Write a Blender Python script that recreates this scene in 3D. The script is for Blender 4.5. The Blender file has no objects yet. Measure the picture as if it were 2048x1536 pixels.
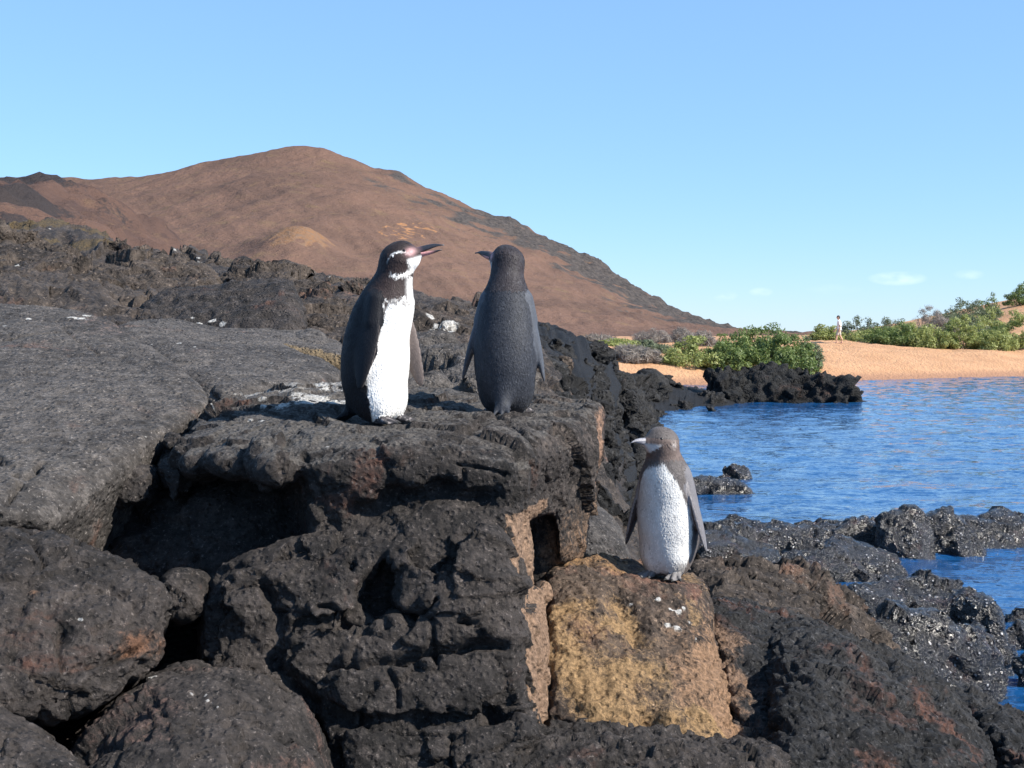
import bpy, bmesh, math, random
import numpy as np
from mathutils import Vector

# ------------------------------------------------------------------ camera, sky, sun, exposure
SC = bpy.context.scene
COL = SC.collection
F, CX, HY, EYE = 2700.0, 1024.0, 668.0, 2.33      # focal length in photo pixels, horizon row, eye height over the water

cam = bpy.data.cameras.new('camera')
cam_o = bpy.data.objects.new('camera', cam); COL.objects.link(cam_o)
cam.sensor_fit = 'HORIZONTAL'; cam.sensor_width = 36.0
cam.lens = 36.0 * F / 2048.0
cam.shift_y = -(768.0 - HY) / 2048.0
cam.clip_start = 0.05; cam.clip_end = 8000.0
cam_o.location = (0, 0, EYE); cam_o.rotation_euler = (math.radians(90), 0, 0)
SC.camera = cam_o

SUN_AZ, SUN_EL = math.radians(66), math.radians(38)     # to the right of straight behind the viewer
SUN_DIR = Vector((math.cos(SUN_EL) * math.sin(SUN_AZ), -math.cos(SUN_EL) * math.cos(SUN_AZ), math.sin(SUN_EL)))
sun = bpy.data.lights.new('sun', 'SUN'); sun.energy = 5.0; sun.angle = math.radians(0.5); sun.color = (1.0, 0.94, 0.84)
sun_o = bpy.data.objects.new('sun', sun); COL.objects.link(sun_o)
sun_o.rotation_euler = SUN_DIR.to_track_quat('Z', 'Y').to_euler(); sun_o.location = (30, -15, 30)

world = bpy.data.worlds.new('World'); SC.world = world; world.use_nodes = True
WN, WL = world.node_tree.nodes, world.node_tree.links
WN.clear()
sky = WN.new('ShaderNodeTexSky'); sky.sky_type = 'NISHITA'; sky.sun_disc = False
sky.sun_elevation = SUN_EL; sky.sun_rotation = math.pi - SUN_AZ
sky.altitude = 0; sky.air_density = 1.0; sky.dust_density = 0.0; sky.ozone_density = 6.0
bg = WN.new('ShaderNodeBackground'); bg.inputs['Strength'].default_value = 0.105
wout = WN.new('ShaderNodeOutputWorld')
# small fair-weather clouds low over the horizon, held in the sky itself
tc = WN.new('ShaderNodeTexCoord')
sep = WN.new('ShaderNodeSeparateXYZ'); WL.new(tc.outputs['Generated'], sep.inputs[0])
def wmath(op, a, b=None, c=None, clamp=False):
    n = WN.new('ShaderNodeMath'); n.operation = op; n.use_clamp = clamp
    for i, v in enumerate((a, b, c)):
        if v is None: continue
        if isinstance(v, (int, float)): n.inputs[i].default_value = v
        else: WL.new(v, n.inputs[i])
    return n.outputs[0]
w_az = wmath('DIVIDE', sep.outputs['X'], sep.outputs['Y'])
w_el = wmath('DIVIDE', sep.outputs['Z'], sep.outputs['Y'])
cloud = None
for (cpx, cpy, rx, ry, amt) in [(1795, 557, 62, 15, 1.0), (1450, 592, 26, 12, .55), (1522, 584, 26, 10, .55), (1938, 549, 34, 11, .5), (1668, 578, 60, 12, .22),
                                (2330, 560, 60, 14, .8), (2600, 575, 90, 14, .6), (-200, 560, 70, 14, .6), (-480, 585, 60, 10, .6)]:
    du = wmath('MULTIPLY', wmath('SUBTRACT', w_az, (cpx - CX) / F), F / rx)
    dv = wmath('MULTIPLY', wmath('SUBTRACT', w_el, (HY - cpy) / F), F / ry)
    r2 = wmath('ADD', wmath('MULTIPLY', du, du), wmath('MULTIPLY', dv, dv))
    g = wmath('MULTIPLY', wmath('SUBTRACT', 1.0, r2, clamp=True), amt)
    cloud = g if cloud is None else wmath('MAXIMUM', cloud, g)
cn = WN.new('ShaderNodeTexNoise'); cn.inputs['Scale'].default_value = 46; cn.inputs['Detail'].default_value = 5
cm = WN.new('ShaderNodeMapping'); cm.inputs['Scale'].default_value = (1, 1, 2.2)
WL.new(tc.outputs['Generated'], cm.inputs[0]); WL.new(cm.outputs[0], cn.inputs['Vector'])
cn_f = wmath('MULTIPLY', wmath('SUBTRACT', cn.outputs[0], 0.36), 3.0, clamp=True)
front = wmath('GREATER_THAN', sep.outputs['Y'], 0.05)
cl_f = wmath('MULTIPLY', wmath('MULTIPLY', wmath('MULTIPLY', cloud, cn_f), front), 0.33, clamp=True)
hs = WN.new('ShaderNodeHueSaturation'); hs.inputs['Saturation'].default_value = 1.0; hs.inputs['Hue'].default_value = 0.5
wt = WN.new('ShaderNodeMixRGB'); wt.blend_type = 'MULTIPLY'; wt.inputs[0].default_value = 1.0; wt.inputs[2].default_value = (.91, .965, 1.10, 1)
WL.new(sky.outputs[0], wt.inputs[1]); wp = WN.new('ShaderNodeMixRGB'); wp.inputs[0].default_value = .5; wp.inputs[2].default_value = (1.75, 3.25, 5.15, 1)   # one even blue mixed through the whole sky
WL.new(wt.outputs[0], wp.inputs[1]); WL.new(wp.outputs[0], hs.inputs['Color'])
wmix = WN.new('ShaderNodeMixRGB'); WL.new(cl_f, wmix.inputs[0]); WL.new(hs.outputs[0], wmix.inputs[1]); wmix.inputs[2].default_value = (8.6, 8.8, 9.6, 1)
WL.new(wmix.outputs[0], bg.inputs['Color']); WL.new(bg.outputs[0], wout.inputs['Surface'])

SC.view_settings.view_transform = 'Standard'; SC.view_settings.look = 'None'
SC.view_settings.exposure = 0.93; SC.view_settings.gamma = 1.0; SC.view_settings.use_curve_mapping = False
SC.cycles.max_bounces = 6; SC.cycles.diffuse_bounces = 3; SC.cycles.glossy_bounces = 3; SC.cycles.transparent_max_bounces = 8

# ------------------------------------------------------------------ helpers: pixels to places, noise, solids, meshes
def P(px, py, Y):
    """the place seen at photo pixel (px, py) at distance Y (metres ahead of the viewer)"""
    return np.array([(px - CX) / F * Y, Y, EYE - (py - HY) / F * Y])

_rs = np.random.RandomState(11)
_perm = np.tile(_rs.permutation(256), 2).astype(np.int64)
_g3 = _rs.normal(size=(256, 3)); _g3 /= np.linalg.norm(_g3, axis=1)[:, None]; _g3 = _g3.astype(np.float32)
_c3 = _rs.rand(256, 3).astype(np.float32)
def _hash(ix, iy, iz):
    return _perm[_perm[_perm[ix & 255] + (iy & 255)] + (iz & 255)]
def perlin(p):
    p = np.asarray(p, np.float32); i = np.floor(p).astype(np.int64); f = p - i
    u = f * f * f * (f * (f * 6 - 15) + 10); out = np.zeros(len(p), np.float32)
    for dx in (0, 1):
        wx = u[:, 0] if dx else 1 - u[:, 0]
        for dy in (0, 1):
            wy = u[:, 1] if dy else 1 - u[:, 1]
            for dz in (0, 1):
                wz = u[:, 2] if dz else 1 - u[:, 2]
                g = _g3[_hash(i[:, 0] + dx, i[:, 1] + dy, i[:, 2] + dz)]
                out += wx * wy * wz * (g[:, 0] * (f[:, 0] - dx) + g[:, 1] * (f[:, 1] - dy) + g[:, 2] * (f[:, 2] - dz))
    return out * 1.5
def worley(p, facet=False):
    """distance to the nearest and second nearest cell point, and a random number per cell"""
    p = np.asarray(p, np.float32); i = np.floor(p).astype(np.int64); f = p - i
    d1 = np.full(len(p), 9, np.float32); d2 = d1.copy(); cid = np.zeros(len(p), np.int64); vec = np.zeros_like(p)
    for dx in (-1, 0, 1):
        for dy in (-1, 0, 1):
            for dz in (-1, 0, 1):
                h = _hash(i[:, 0] + dx, i[:, 1] + dy, i[:, 2] + dz)
                q = _c3[h] + np.array([dx, dy, dz], np.float32) - f
                d = np.einsum('ij,ij->i', q, q)
                nearer = d < d1
                d2 = np.where(nearer, d1, np.minimum(d2, d)); cid = np.where(nearer, h, cid); d1 = np.where(nearer, d, d1)
                if facet: vec[nearer] = q[nearer]
    if facet: return 2 * np.einsum('ij,ij->i', vec, _g3[cid]) + _c3[cid][:, 0] - .5
    return np.sqrt(d1), np.sqrt(d2), _c3[cid][:, 0]
def fbm(p, octaves=3, gain=0.5):
    s, a, t = 0, 1.0, 0
    for k in range(octaves):
        s = s + a * perlin(p * (2.03 ** k) + 7.3 * k); t += a; a *= gain
    return s / t
def layers(p, spec):
    """sum of relief layers: (kind, cycles per metre, depth in metres)"""
    d = np.zeros(len(p), np.float32)
    for L in spec:
        kind, fr, amp = L[:3]; q = p * np.asarray(L[3] if len(L) > 3 else (1, 1, 1), np.float32) * fr + 3.1 * fr
        if kind == 'f': d += amp * fbm(q, 3)
        elif kind == 'n': d += amp * perlin(q)
        elif kind == 'r': d += amp * (1 - 2.6 * np.abs(perlin(q) * .7 + .3 * perlin(q * 2.1)))
        elif kind == 'b': d += amp * (np.abs(perlin(q)) * 2 - .5)
        elif kind == 'q':                                   # flat broken facets, each tilted its own way
            d += amp * worley(q + .18 * np.stack([perlin(q * 1.7), perlin(q * 1.7 + 9), perlin(q * 1.7 + 19)], 1), True)
        elif kind == 'p':                                   # round pits
            a, b, c = worley(q); d -= amp * np.clip(1 - a / .55, 0, 1) * (c > .35)
        elif kind == 'c':                                   # cracks between blocks, each block at its own level
            w = q + .35 * np.stack([perlin(q * 1.3), perlin(q * 1.3 + 9), perlin(q * 1.3 + 19)], 1)
            a, b, c = worley(w); d += amp * ((c - .5) * .9 - 1.1 * np.exp(-((b - a) / .09) ** 2))
    return d

class Shape:                                                # a solid given by its signed distance
    def __init__(s, fn, lo, hi): s.fn, s.lo, s.hi = fn, np.asarray(lo, float), np.asarray(hi, float)
def hull(pts, k=0.02, raw=False):
    """rounded convex block through points (px, py, Y), or (x, y, z) when raw"""
    V = [np.asarray(p, float) if raw else P(*p) for p in pts]
    bm = bmesh.new()
    vs = [bm.verts.new(v) for v in V]
    bmesh.ops.convex_hull(bm, input=vs)
    bm.normal_update()
    c = np.mean(V, axis=0); N, D = [], []
    for f in bm.faces:
        if f.calc_area() < 1e-7: continue
        n = np.array(f.normal); d = float(n @ np.array(f.verts[0].co))
        if n @ c - d > 0: n, d = -n, -d
        if any(n @ m > .997 for m in N): continue
        N.append(n); D.append(d)
    bm.free()
    def fn(X, Y, Z):
        m = None
        for n, d in zip(N, D):
            v = np.float32(n[0]) * X + np.float32(n[1]) * Y + np.float32(n[2]) * Z - np.float32(d)
            m = v if m is None else np.maximum(m, v)
        s = np.zeros_like(m)
        for n, d in zip(N, D):
            v = np.float32(n[0]) * X + np.float32(n[1]) * Y + np.float32(n[2]) * Z - np.float32(d)
            s += np.exp((v - m) / k)
        return m + k * np.log(s) - .8 * k
    V = np.array(V); return Shape(fn, V.min(0), V.max(0))
def ell(c, r, R=None):
    c = np.asarray(c, np.float32); r = np.asarray(r, np.float32); M = None if R is None else np.asarray(R, np.float32)
    def fn(X, Y, Z):
        x, y, z = X - c[0], Y - c[1], Z - c[2]
        if M is not None:                                   # rows of M are the ellipsoid's axes
            x, y, z = (M[0, 0] * x + M[0, 1] * y + M[0, 2] * z, M[1, 0] * x + M[1, 1] * y + M[1, 2] * z, M[2, 0] * x + M[2, 1] * y + M[2, 2] * z)
        k0 = np.sqrt((x / r[0]) ** 2 + (y / r[1]) ** 2 + (z / r[2]) ** 2)
        k1 = np.sqrt((x / r[0] ** 2) ** 2 + (y / r[1] ** 2) ** 2 + (z / r[2] ** 2) ** 2) + 1e-9
        return k0 * (k0 - 1) / k1
    m = float(r.max()); return Shape(fn, c - m, c + m)
def cone(a, b, ra, rb):
    a = np.asarray(a, np.float32); b = np.asarray(b, np.float32); ab = b - a; L = float(ab @ ab) + 1e-12
    def fn(X, Y, Z):
        t = np.clip(((X - a[0]) * ab[0] + (Y - a[1]) * ab[1] + (Z - a[2]) * ab[2]) / L, 0, 1)
        return np.sqrt((X - a[0] - t * ab[0]) ** 2 + (Y - a[1] - t * ab[1]) ** 2 + (Z - a[2] - t * ab[2]) ** 2) - (ra + (rb - ra) * t)
    m = max(ra, rb); return Shape(fn, np.minimum(a, b) - m, np.maximum(a, b) + m)
def smin(a, b, k):
    if k <= 0: return np.minimum(a, b)
    h = np.clip(.5 + .5 * (b - a) / k, 0, 1); return b + (a - b) * h - k * h * (1 - h)

def surface_nets(D, origin, h):
    S = D < 0
    n = [s - 1 for s in D.shape]
    cnt = np.zeros(n, np.int8)
    corners = [(a, b, c) for a in (0, 1) for b in (0, 1) for c in (0, 1)]
    for a, b, c in corners: cnt += S[a:a + n[0], b:b + n[1], c:c + n[2]]
    act = (cnt > 0) & (cnt < 8)
    I = np.argwhere(act); idx = np.full(n, -1, np.int64); idx[act] = np.arange(len(I))
    pos = np.zeros((len(I), 3)); num = np.zeros(len(I))
    for a in corners:
        for ax in range(3):
            if a[ax]: continue
            b = list(a); b[ax] = 1
            da = D[I[:, 0] + a[0], I[:, 1] + a[1], I[:, 2] + a[2]]; db = D[I[:, 0] + b[0], I[:, 1] + b[1], I[:, 2] + b[2]]
            m = (da < 0) != (db < 0); t = np.where(m, da / np.where(m, da - db, 1), 0)
            q = np.array(a, float)[None] + np.zeros((len(I), 3)); q[:, ax] += t
            pos += q * m[:, None]; num += m
    V = origin + (I + pos / num[:, None]) * h
    quads = []
    for ax in range(3):
        o1, o2 = [(1, 2), (2, 0), (0, 1)][ax]
        lo = [slice(None)] * 3; hi = [slice(None)] * 3
        lo[ax] = slice(0, D.shape[ax] - 1); hi[ax] = slice(1, None)
        ch = S[tuple(lo)] != S[tuple(hi)]; E = np.argwhere(ch)
        E = E[(E[:, o1] > 0) & (E[:, o2] > 0) & (E[:, o1] < n[o1]) & (E[:, o2] < n[o2])]
        if not len(E): continue
        inside = S[E[:, 0], E[:, 1], E[:, 2]]
        def cell(d1, d2):
            q = E.copy(); q[:, o1] -= d1; q[:, o2] -= d2; return idx[q[:, 0], q[:, 1], q[:, 2]]
        Q = np.stack([cell(1, 1), cell(0, 1), cell(0, 0), cell(1, 0)], 1)
        Q[~inside] = Q[~inside][:, ::-1]; quads.append(Q)
    Q = np.concatenate(quads); return V, Q[(Q >= 0).all(1)]
def smooth(V, Q, it, lam=0.5):
    a = Q.ravel(); b = np.roll(Q, -1, 1).ravel(); n = len(V)
    deg = np.bincount(a, minlength=n) + np.bincount(b, minlength=n)
    for _ in range(it):
        W = np.stack([np.bincount(a, V[b, k], n) + np.bincount(b, V[a, k], n) for k in range(3)], 1) / np.maximum(deg, 1)[:, None]
        V = V + lam * (W - V)
    return V
def normals(V, Q):
    nf = np.cross(V[Q[:, 2]] - V[Q[:, 0]], V[Q[:, 3]] - V[Q[:, 1]])
    N = np.zeros_like(V)
    for k in range(3):
        for c in range(4): N[:, k] += np.bincount(Q[:, c], nf[:, k], len(V))
    return N / (np.linalg.norm(N, axis=1)[:, None] + 1e-12)
def subdivide(V, Q):
    a = Q.ravel(); b = np.roll(Q, -1, 1).ravel(); n = len(V)
    key = np.minimum(a, b) * np.int64(n) + np.maximum(a, b)
    u, inv = np.unique(key, return_inverse=True)
    e = (V[u // n] + V[u % n]) / 2; fc = V[Q].mean(1)
    E = n + inv.reshape(Q.shape); C = n + len(u) + np.arange(len(Q)); Ep = np.roll(E, 1, 1)
    R = np.concatenate([np.stack([Q[:, i], E[:, i], C, Ep[:, i]], 1) for i in range(4)])
    return np.concatenate([V, e, fc]), R
def solid(adds, subs=(), h=.012, k=.02, pad=.06, it=2, sub=1, warp=None, lod=False):
    """mesh of a union of shapes minus others"""
    lo = np.min([s.lo for s in adds], 0) - pad; hi = np.max([s.hi for s in adds], 0) + pad
    n = np.ceil((hi - lo) / h).astype(int) + 1
    ax = [(lo[i] + h * np.arange(n[i])).astype(np.float32) for i in range(3)]
    X, Y, Z = [g for g in np.meshgrid(*ax, indexing='ij')]
    D = None
    for s in adds:
        d = s.fn(X, Y, Z); D = d if D is None else smin(D, d, s.k if hasattr(s, 'k') else k)
    for s in subs: D = -smin(-D, s.fn(X, Y, Z), .012)
    if warp:                                                # low lumps in the solid itself
        m = np.abs(D) < .2; p = np.stack([X[m], Y[m], Z[m]], 1); D[m] += layers(p, warp)
    D[0] = D[-1] = h; D[:, 0] = D[:, -1] = h; D[:, :, 0] = D[:, :, -1] = h
    V, Q = surface_nets(D, lo, h)
    V = smooth(V, Q, it)
    for _ in range(sub):
        if lod:                                             # finer only where the surface can be seen
            v = V - np.array([0, 0, EYE]); v /= np.linalg.norm(v, axis=1)[:, None]; f = (normals(V, Q) * v).sum(1) < .22
            px, py = V[:, 0] * F / V[:, 1] + CX, HY - (V[:, 2] - EYE) / V[:, 1] * F; f &= (py < 1580) & (px > -80) & (px < 2130)
            m = f[Q].any(1); keep = Q[~m]; V, Q = subdivide(V, Q[m]); Q = np.concatenate([Q, keep])
        else: V, Q = subdivide(V, Q)
        V = smooth(V, Q, 2)
    return V, Q

def mesh_obj(name, V, Q, mat, parent=None, cols=None, base=None, smooth_shade=True, attr='tint'):
    V = np.asarray(V, float)
    me = bpy.data.meshes.new(name)
    b = np.zeros(3) if base is None else np.asarray(base, float)
    Q = np.asarray(Q); nq, w = Q.shape
    me.vertices.add(len(V)); me.vertices.foreach_set('co', (V - b).astype(np.float32).ravel())
    me.loops.add(nq * w); me.loops.foreach_set('vertex_index', Q.astype(np.int32).ravel())
    me.polygons.add(nq); me.polygons.foreach_set('loop_start', np.arange(0, nq * w, w, dtype=np.int32))
    me.update(calc_edges=True)
    me.polygons.foreach_set('use_smooth', np.full(nq, smooth_shade))
    if cols is not None:
        a = me.attributes.new(attr, 'FLOAT_COLOR', 'POINT'); c = np.ones((len(V), 4), np.float32); c[:, :cols.shape[1]] = cols
        a.data.foreach_set('color', c.ravel())
    me.materials.append(mat)
    o = bpy.data.objects.new(name, me); COL.objects.link(o)
    if base is not None and parent is None: o.location = b
    if parent is not None: o.parent = parent
    return o
def tag(o, label, cat, group=None):
    o['label'] = label; o['category'] = cat
    if group: o['group'] = group
    return o
def structure(o): o['kind'] = 'structure'; return o
def thing(name, label, cat, loc, rotz=0, group=None):
    o = bpy.data.objects.new(name, None); COL.objects.link(o); o.empty_display_size = .1
    o.location = loc; o.rotation_euler = (0, 0, rotz); return tag(o, label, cat, group)

# ------------------------------------------------------------------ materials
class NT:
    def __init__(s, name):
        s.m = bpy.data.materials.new(name); s.m.use_nodes = True; t = s.m.node_tree; s.N, s.L = t.nodes, t.links
        s.N.clear(); s.out = s.N.new('ShaderNodeOutputMaterial'); s.b = s.N.new('ShaderNodeBsdfPrincipled')
        s.L.new(s.b.outputs[0], s.out.inputs['Surface'])
        s.geo = s.N.new('ShaderNodeNewGeometry')
    def set(s, sock, v):
        if hasattr(v, 'is_output') or hasattr(v, 'links'): s.L.new(v, sock)
        else: sock.default_value = v if not isinstance(v, tuple) or len(v) != 3 or sock.type != 'RGBA' else (*v, 1)
    def coord(s, scale=(1, 1, 1)):
        m = s.N.new('ShaderNodeMapping'); m.inputs['Scale'].default_value = scale; s.L.new(s.geo.outputs['Position'], m.inputs[0]); return m.outputs[0]
    def noise(s, scale, detail=4, vec=None, rough=.55, dist=0.0):
        n = s.N.new('ShaderNodeTexNoise'); n.inputs['Scale'].default_value = scale; n.inputs['Detail'].default_value = detail
        n.inputs['Roughness'].default_value = rough; n.inputs['Distortion'].default_value = dist
        s.L.new(vec if vec is not None else s.geo.outputs['Position'], n.inputs['Vector']); return n.outputs[0]
    def voro(s, scale, vec=None, feat='F1', rnd=1.0, out='Distance'):
        n = s.N.new('ShaderNodeTexVoronoi'); n.feature = feat; n.inputs['Scale'].default_value = scale; n.inputs['Randomness'].default_value = rnd
        s.L.new(vec if vec is not None else s.geo.outputs['Position'], n.inputs['Vector']); return n.outputs[out]
    def math(s, op, a, b=0.0, clamp=False):
        n = s.N.new('ShaderNodeMath'); n.operation = op; n.use_clamp = clamp
        s.set(n.inputs[0], a); s.set(n.inputs[1], b); return n.outputs[0]
    def ramp(s, v, lo, hi, a=0.0, b=1.0):
        n = s.N.new('ShaderNodeMapRange'); n.interpolation_type = 'SMOOTHSTEP'; s.set(n.inputs[0], v)
        n.inputs[1].default_value = lo; n.inputs[2].default_value = hi; n.inputs[3].default_value = a; n.inputs[4].default_value = b; return n.outputs[0]
    def mix(s, f, a, b, mode='MIX'):
        n = s.N.new('ShaderNodeMixRGB'); n.blend_type = mode; s.set(n.inputs[0], f); s.set(n.inputs[1], a); s.set(n.inputs[2], b); return n.outputs[0]
    def bump(s, hgt, dist, strength=1.0, nrm=None):
        n = s.N.new('ShaderNodeBump'); n.inputs['Distance'].default_value = dist; n.inputs['Strength'].default_value = strength
        s.set(n.inputs['Height'], hgt)
        if nrm is not None: s.L.new(nrm, n.inputs['Normal'])
        return n.outputs[0]
    def attr(s, name='tint'):
        n = s.N.new('ShaderNodeAttribute'); n.attribute_name = name; return n
    def done(s, color, rough, nrm=None, **kw):
        s.set(s.b.inputs['Base Color'], color); s.set(s.b.inputs['Roughness'], rough)
        if nrm is not None: s.L.new(nrm, s.b.inputs['Normal'])
        for k, v in kw.items(): s.set(s.b.inputs[k.replace('_', ' ')], v)
        return s.m

def rock_mat(name, dark, light, red=(.11, .055, .04), red_at=.58, scale=1.0, guano=.72, rough=.78, bump=1.15, barn=False, spec=.22):
    t = NT(name); s = scale; dark = tuple(v * .80 for v in dark); light = tuple(v * .84 for v in light); red = tuple(v * .9 for v in red)
    n1 = t.noise(2.6 * s, 6); n2 = t.noise(19 * s, 6, rough=.72); n3 = t.noise(88 * s, 5, rough=.8)
    c = t.mix(t.ramp(n1, .3, .7), dark, light)
    c = t.mix(t.ramp(n2, .48, .70, 0, .7), c, tuple(v * 1.9 for v in light))
    c = t.mix(t.ramp(n2, .50, .3, 0, .85), c, tuple(v * .35 for v in dark))
    rn = t.noise(3.1 * s, 6, rough=.68, dist=.6)
    c = t.mix(t.math('MULTIPLY', t.ramp(rn, red_at, red_at + .12), t.ramp(n2, .35, .6)), c, red)
    c = t.mix(t.ramp(n3, .48, .34, 0, .75), c, tuple(v * .3 for v in dark))
    c = t.mix(t.ramp(n3, .57, .68, 0, .9), c, tuple(v * 3.3 + .02 for v in light))  # pale specks that also carry sun glints in the colour
    a = t.attr()
    brk = t.math('ADD', a.outputs['Alpha'], t.math('MULTIPLY', t.math('SUBTRACT', n2, .5), 1.4))
    brk = t.math('ADD', brk, t.math('MULTIPLY', t.math('SUBTRACT', n3, .5), .8))
    tf = t.math('MULTIPLY', t.ramp(brk, .3, .75), t.ramp(a.outputs['Alpha'], .02, .2))
    tcol = t.mix(t.ramp(n3, .35, .7), t.mix(.62, a.outputs['Color'], (.0, .0, .0)), a.outputs['Color'])
    c = t.mix(tf, c, tcol)
    if guano < 1:
        gn = t.noise(7.3 * s, 4, rough=.7, dist=1.2)
        c = t.mix(t.math('MULTIPLY', t.ramp(gn, guano, guano + .03), .85), c, (.62, .6, .58))
    h = t.math('ADD', t.math('MULTIPLY', n2, .6), t.math('MULTIPLY', n3, .45))
    v = t.voro(58 * s); h = t.math('ADD', h, t.math('MULTIPLY', t.ramp(v, .1, .5), .35))
    nrm = t.bump(h, .018 / s * bump, 1.0)
    if barn:
        vb = t.voro(27 * s); on = t.ramp(t.noise(1.7, 3), .34, .52)
        c = t.mix(t.math('MULTIPLY', t.math('MULTIPLY', t.ramp(vb, .3, .16), t.ramp(t.voro(27 * s, out='Color'), .52, .62)), on), c, (.40, .39, .40))
        nrm = t.bump(t.ramp(vb, .5, .05), .014 / s, 1.0, nrm)
    return t.done(c, rough, nrm, Specular_IOR_Level=spec)

M_SLAB = rock_mat('weathered_lava', (.056, .050, .047), (.106, .094, .086), red=(.15, .09, .07), red_at=.6, guano=.74)
M_ROUGH = rock_mat('rough_lava', (.027, .024, .023), (.056, .047, .043), red_at=.57, guano=.80)
M_DARK = rock_mat('black_lava', (.016, .016, .017), (.036, .035, .036), red=(.12, .058, .042), red_at=.56, guano=.84)
M_GOLD = rock_mat('ochre_lava', (.045, .036, .032), (.12, .085, .062), red=(.17, .085, .06), red_at=.5, guano=.80)
M_WET = rock_mat('wet_barnacle_lava', (.016, .016, .018), (.038, .036, .038), red=(.05, .028, .026), red_at=.56, guano=1.0, rough=.22, barn=True, spec=.6, bump=1.6)
M_FAR = rock_mat('far_black_lava', (.008, .008, .009), (.020, .020, .020), red=(.06, .035, .028), red_at=.6, scale=.22, guano=1.0)
M_SHORE = rock_mat('shore_lava', (.012, .012, .013), (.031, .030, .030), red=(.08, .05, .04), red_at=.6, scale=.4, guano=.80)
M_RIDGE = rock_mat('ridge_lava', (.034, .028, .025), (.084, .066, .054), red=(.15, .085, .06), red_at=.55, scale=.55, guano=.735)

# ------------------------------------------------------------------ the setting: ground, water, beach, hills
def grid_mesh(X, Y, Z):
    ny, nx = X.shape
    V = np.stack([X.ravel(), Y.ravel(), Z.ravel()], 1)
    i = np.arange(ny * nx).reshape(ny, nx)
    Q = np.stack([i[:-1, :-1], i[:-1, 1:], i[1:, 1:], i[1:, :-1]], -1).reshape(-1, 4)
    return V, Q
def sstep(x, a, b):
    t = np.clip((x - a) / (b - a), 0, 1); return t * t * (3 - 2 * t)

# sea bed: one sheet to the horizon
t = NT('sea_bed_sand'); M_BED = t.done(t.mix(t.noise(.3), (.10, .09, .07), (.16, .14, .10)), .9)
V, Q = grid_mesh(*np.meshgrid([-4000, 4000.], [-4000, 4000.]), np.full((2, 2), -2.5))
structure(mesh_obj('ground', V, Q, M_BED))

# water
def axis_grid(parts): return np.unique(np.concatenate(parts))
wx = axis_grid([np.linspace(-4000, -30, 12), np.linspace(-30, -1, 8), np.linspace(-1, 32, 190), np.linspace(32, 80, 20), np.linspace(80, 4000, 14)])
wy = axis_grid([np.linspace(-4000, -20, 10), np.linspace(-20, 6, 10), np.geomspace(6, 80, 400), np.linspace(90, 4000, 14)])
X, Y = np.meshgrid(wx, wy)
pw = np.stack([X.ravel(), Y.ravel(), np.zeros(X.size)], 1)
amp = .75 + .35 * sstep(pw[:, 1], 12, 45)
Z = amp * (.030 * perlin(pw * [.55, 1.15, 1] + 3) + .036 * perlin(pw * [1.1, 2.1, 1] + 11) + .012 * perlin(pw * [3.0, 5.2, 1] + 23))
t = NT('sea_water')
cv = t.coord((1, 1.9, 1))
def wave_normal(scale, k, vec, prev):
    n = t.N.new('ShaderNodeTexNoise'); n.inputs['Scale'].default_value = scale; n.inputs['Detail'].default_value = 3; n.inputs['Roughness'].default_value = .55
    t.L.new(vec, n.inputs['Vector'])
    s = t.N.new('ShaderNodeVectorMath'); s.operation = 'SUBTRACT'; t.L.new(n.outputs['Color'], s.inputs[0]); s.inputs[1].default_value = (.5, .5, .5)
    m = t.N.new('ShaderNodeVectorMath'); m.operation = 'MULTIPLY_ADD'; t.L.new(s.outputs[0], m.inputs[0]); m.inputs[1].default_value = (k, k * 1.0, 0); t.L.new(prev, m.inputs[2])
    return m.outputs[0]
nv = wave_normal(3.4, .60, cv, t.geo.outputs['Normal']); nv = wave_normal(13.0, .65, cv, nv)
nn = t.N.new('ShaderNodeVectorMath'); nn.operation = 'NORMALIZE'; t.L.new(nv, nn.inputs[0]); nb = nn.outputs[0]
M_WATER = t.done(t.mix(t.ramp(t.noise(.22, 3), .35, .65), (.006, .052, .155), (.010, .072, .20)), .06, nb, IOR=1.33, Specular_IOR_Level=.5)
V, Q = grid_mesh(X, Y, Z.reshape(X.shape))
structure(mesh_obj('water', V, Q, M_WATER))

# beach and the low land behind it
def shore_y(x): return 60.5 + .653 * (np.clip(x, -4, 120) - 6.2)
def beach_z(x, y):
    x = np.asarray(x, float); y = np.asarray(y, float); s = y - shore_y(x)
    z = np.where(s > 0, 1.95 * (1 - np.exp(-np.maximum(s, 0) / 7.5)), .13 * s)
    z = z + 4.9 * sstep(x, 30, 60) * sstep(y, 90, 122) * (1 - sstep(y, 135, 190)) + .10 * sstep(s, 6, 12) * np.sin(x * .35 + 1.2) * (1 - sstep(y, 95, 120))
    p = np.stack([x.ravel(), y.ravel(), 0 * x.ravel()], 1)
    return np.maximum(z, -2.3) + sstep(s, 1, 8) * (.16 * perlin(p * .33) + .10 * perlin(p * .8)).reshape(x.shape)
bx = axis_grid([np.linspace(-700, -20, 30), np.linspace(-20, 60, 190), np.linspace(60, 900, 40)])
by = axis_grid([np.linspace(40, 58, 10), np.linspace(58, 100, 130), np.linspace(100, 160, 50), np.linspace(160, 900, 30)])
X, Y = np.meshgrid(bx, by); Z = beach_z(X, Y)
pb = np.stack([X.ravel(), Y.ravel(), np.zeros(X.size)], 1); s_in = (Y - shore_y(X)).ravel()
Z = Z + (sstep(s_in, 2, 6) * (.045 * perlin(pb * 2.1) + .03 * perlin(pb * 4.7))).reshape(X.shape)    # trodden sand
t = NT('coral_sand')
n1 = t.noise(.5, 5); n2 = t.noise(5, 4, t.coord((1, .4, 1)))
c = t.mix(t.ramp(n1, .3, .7), (.40, .215, .105), (.48, .270, .140))
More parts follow.
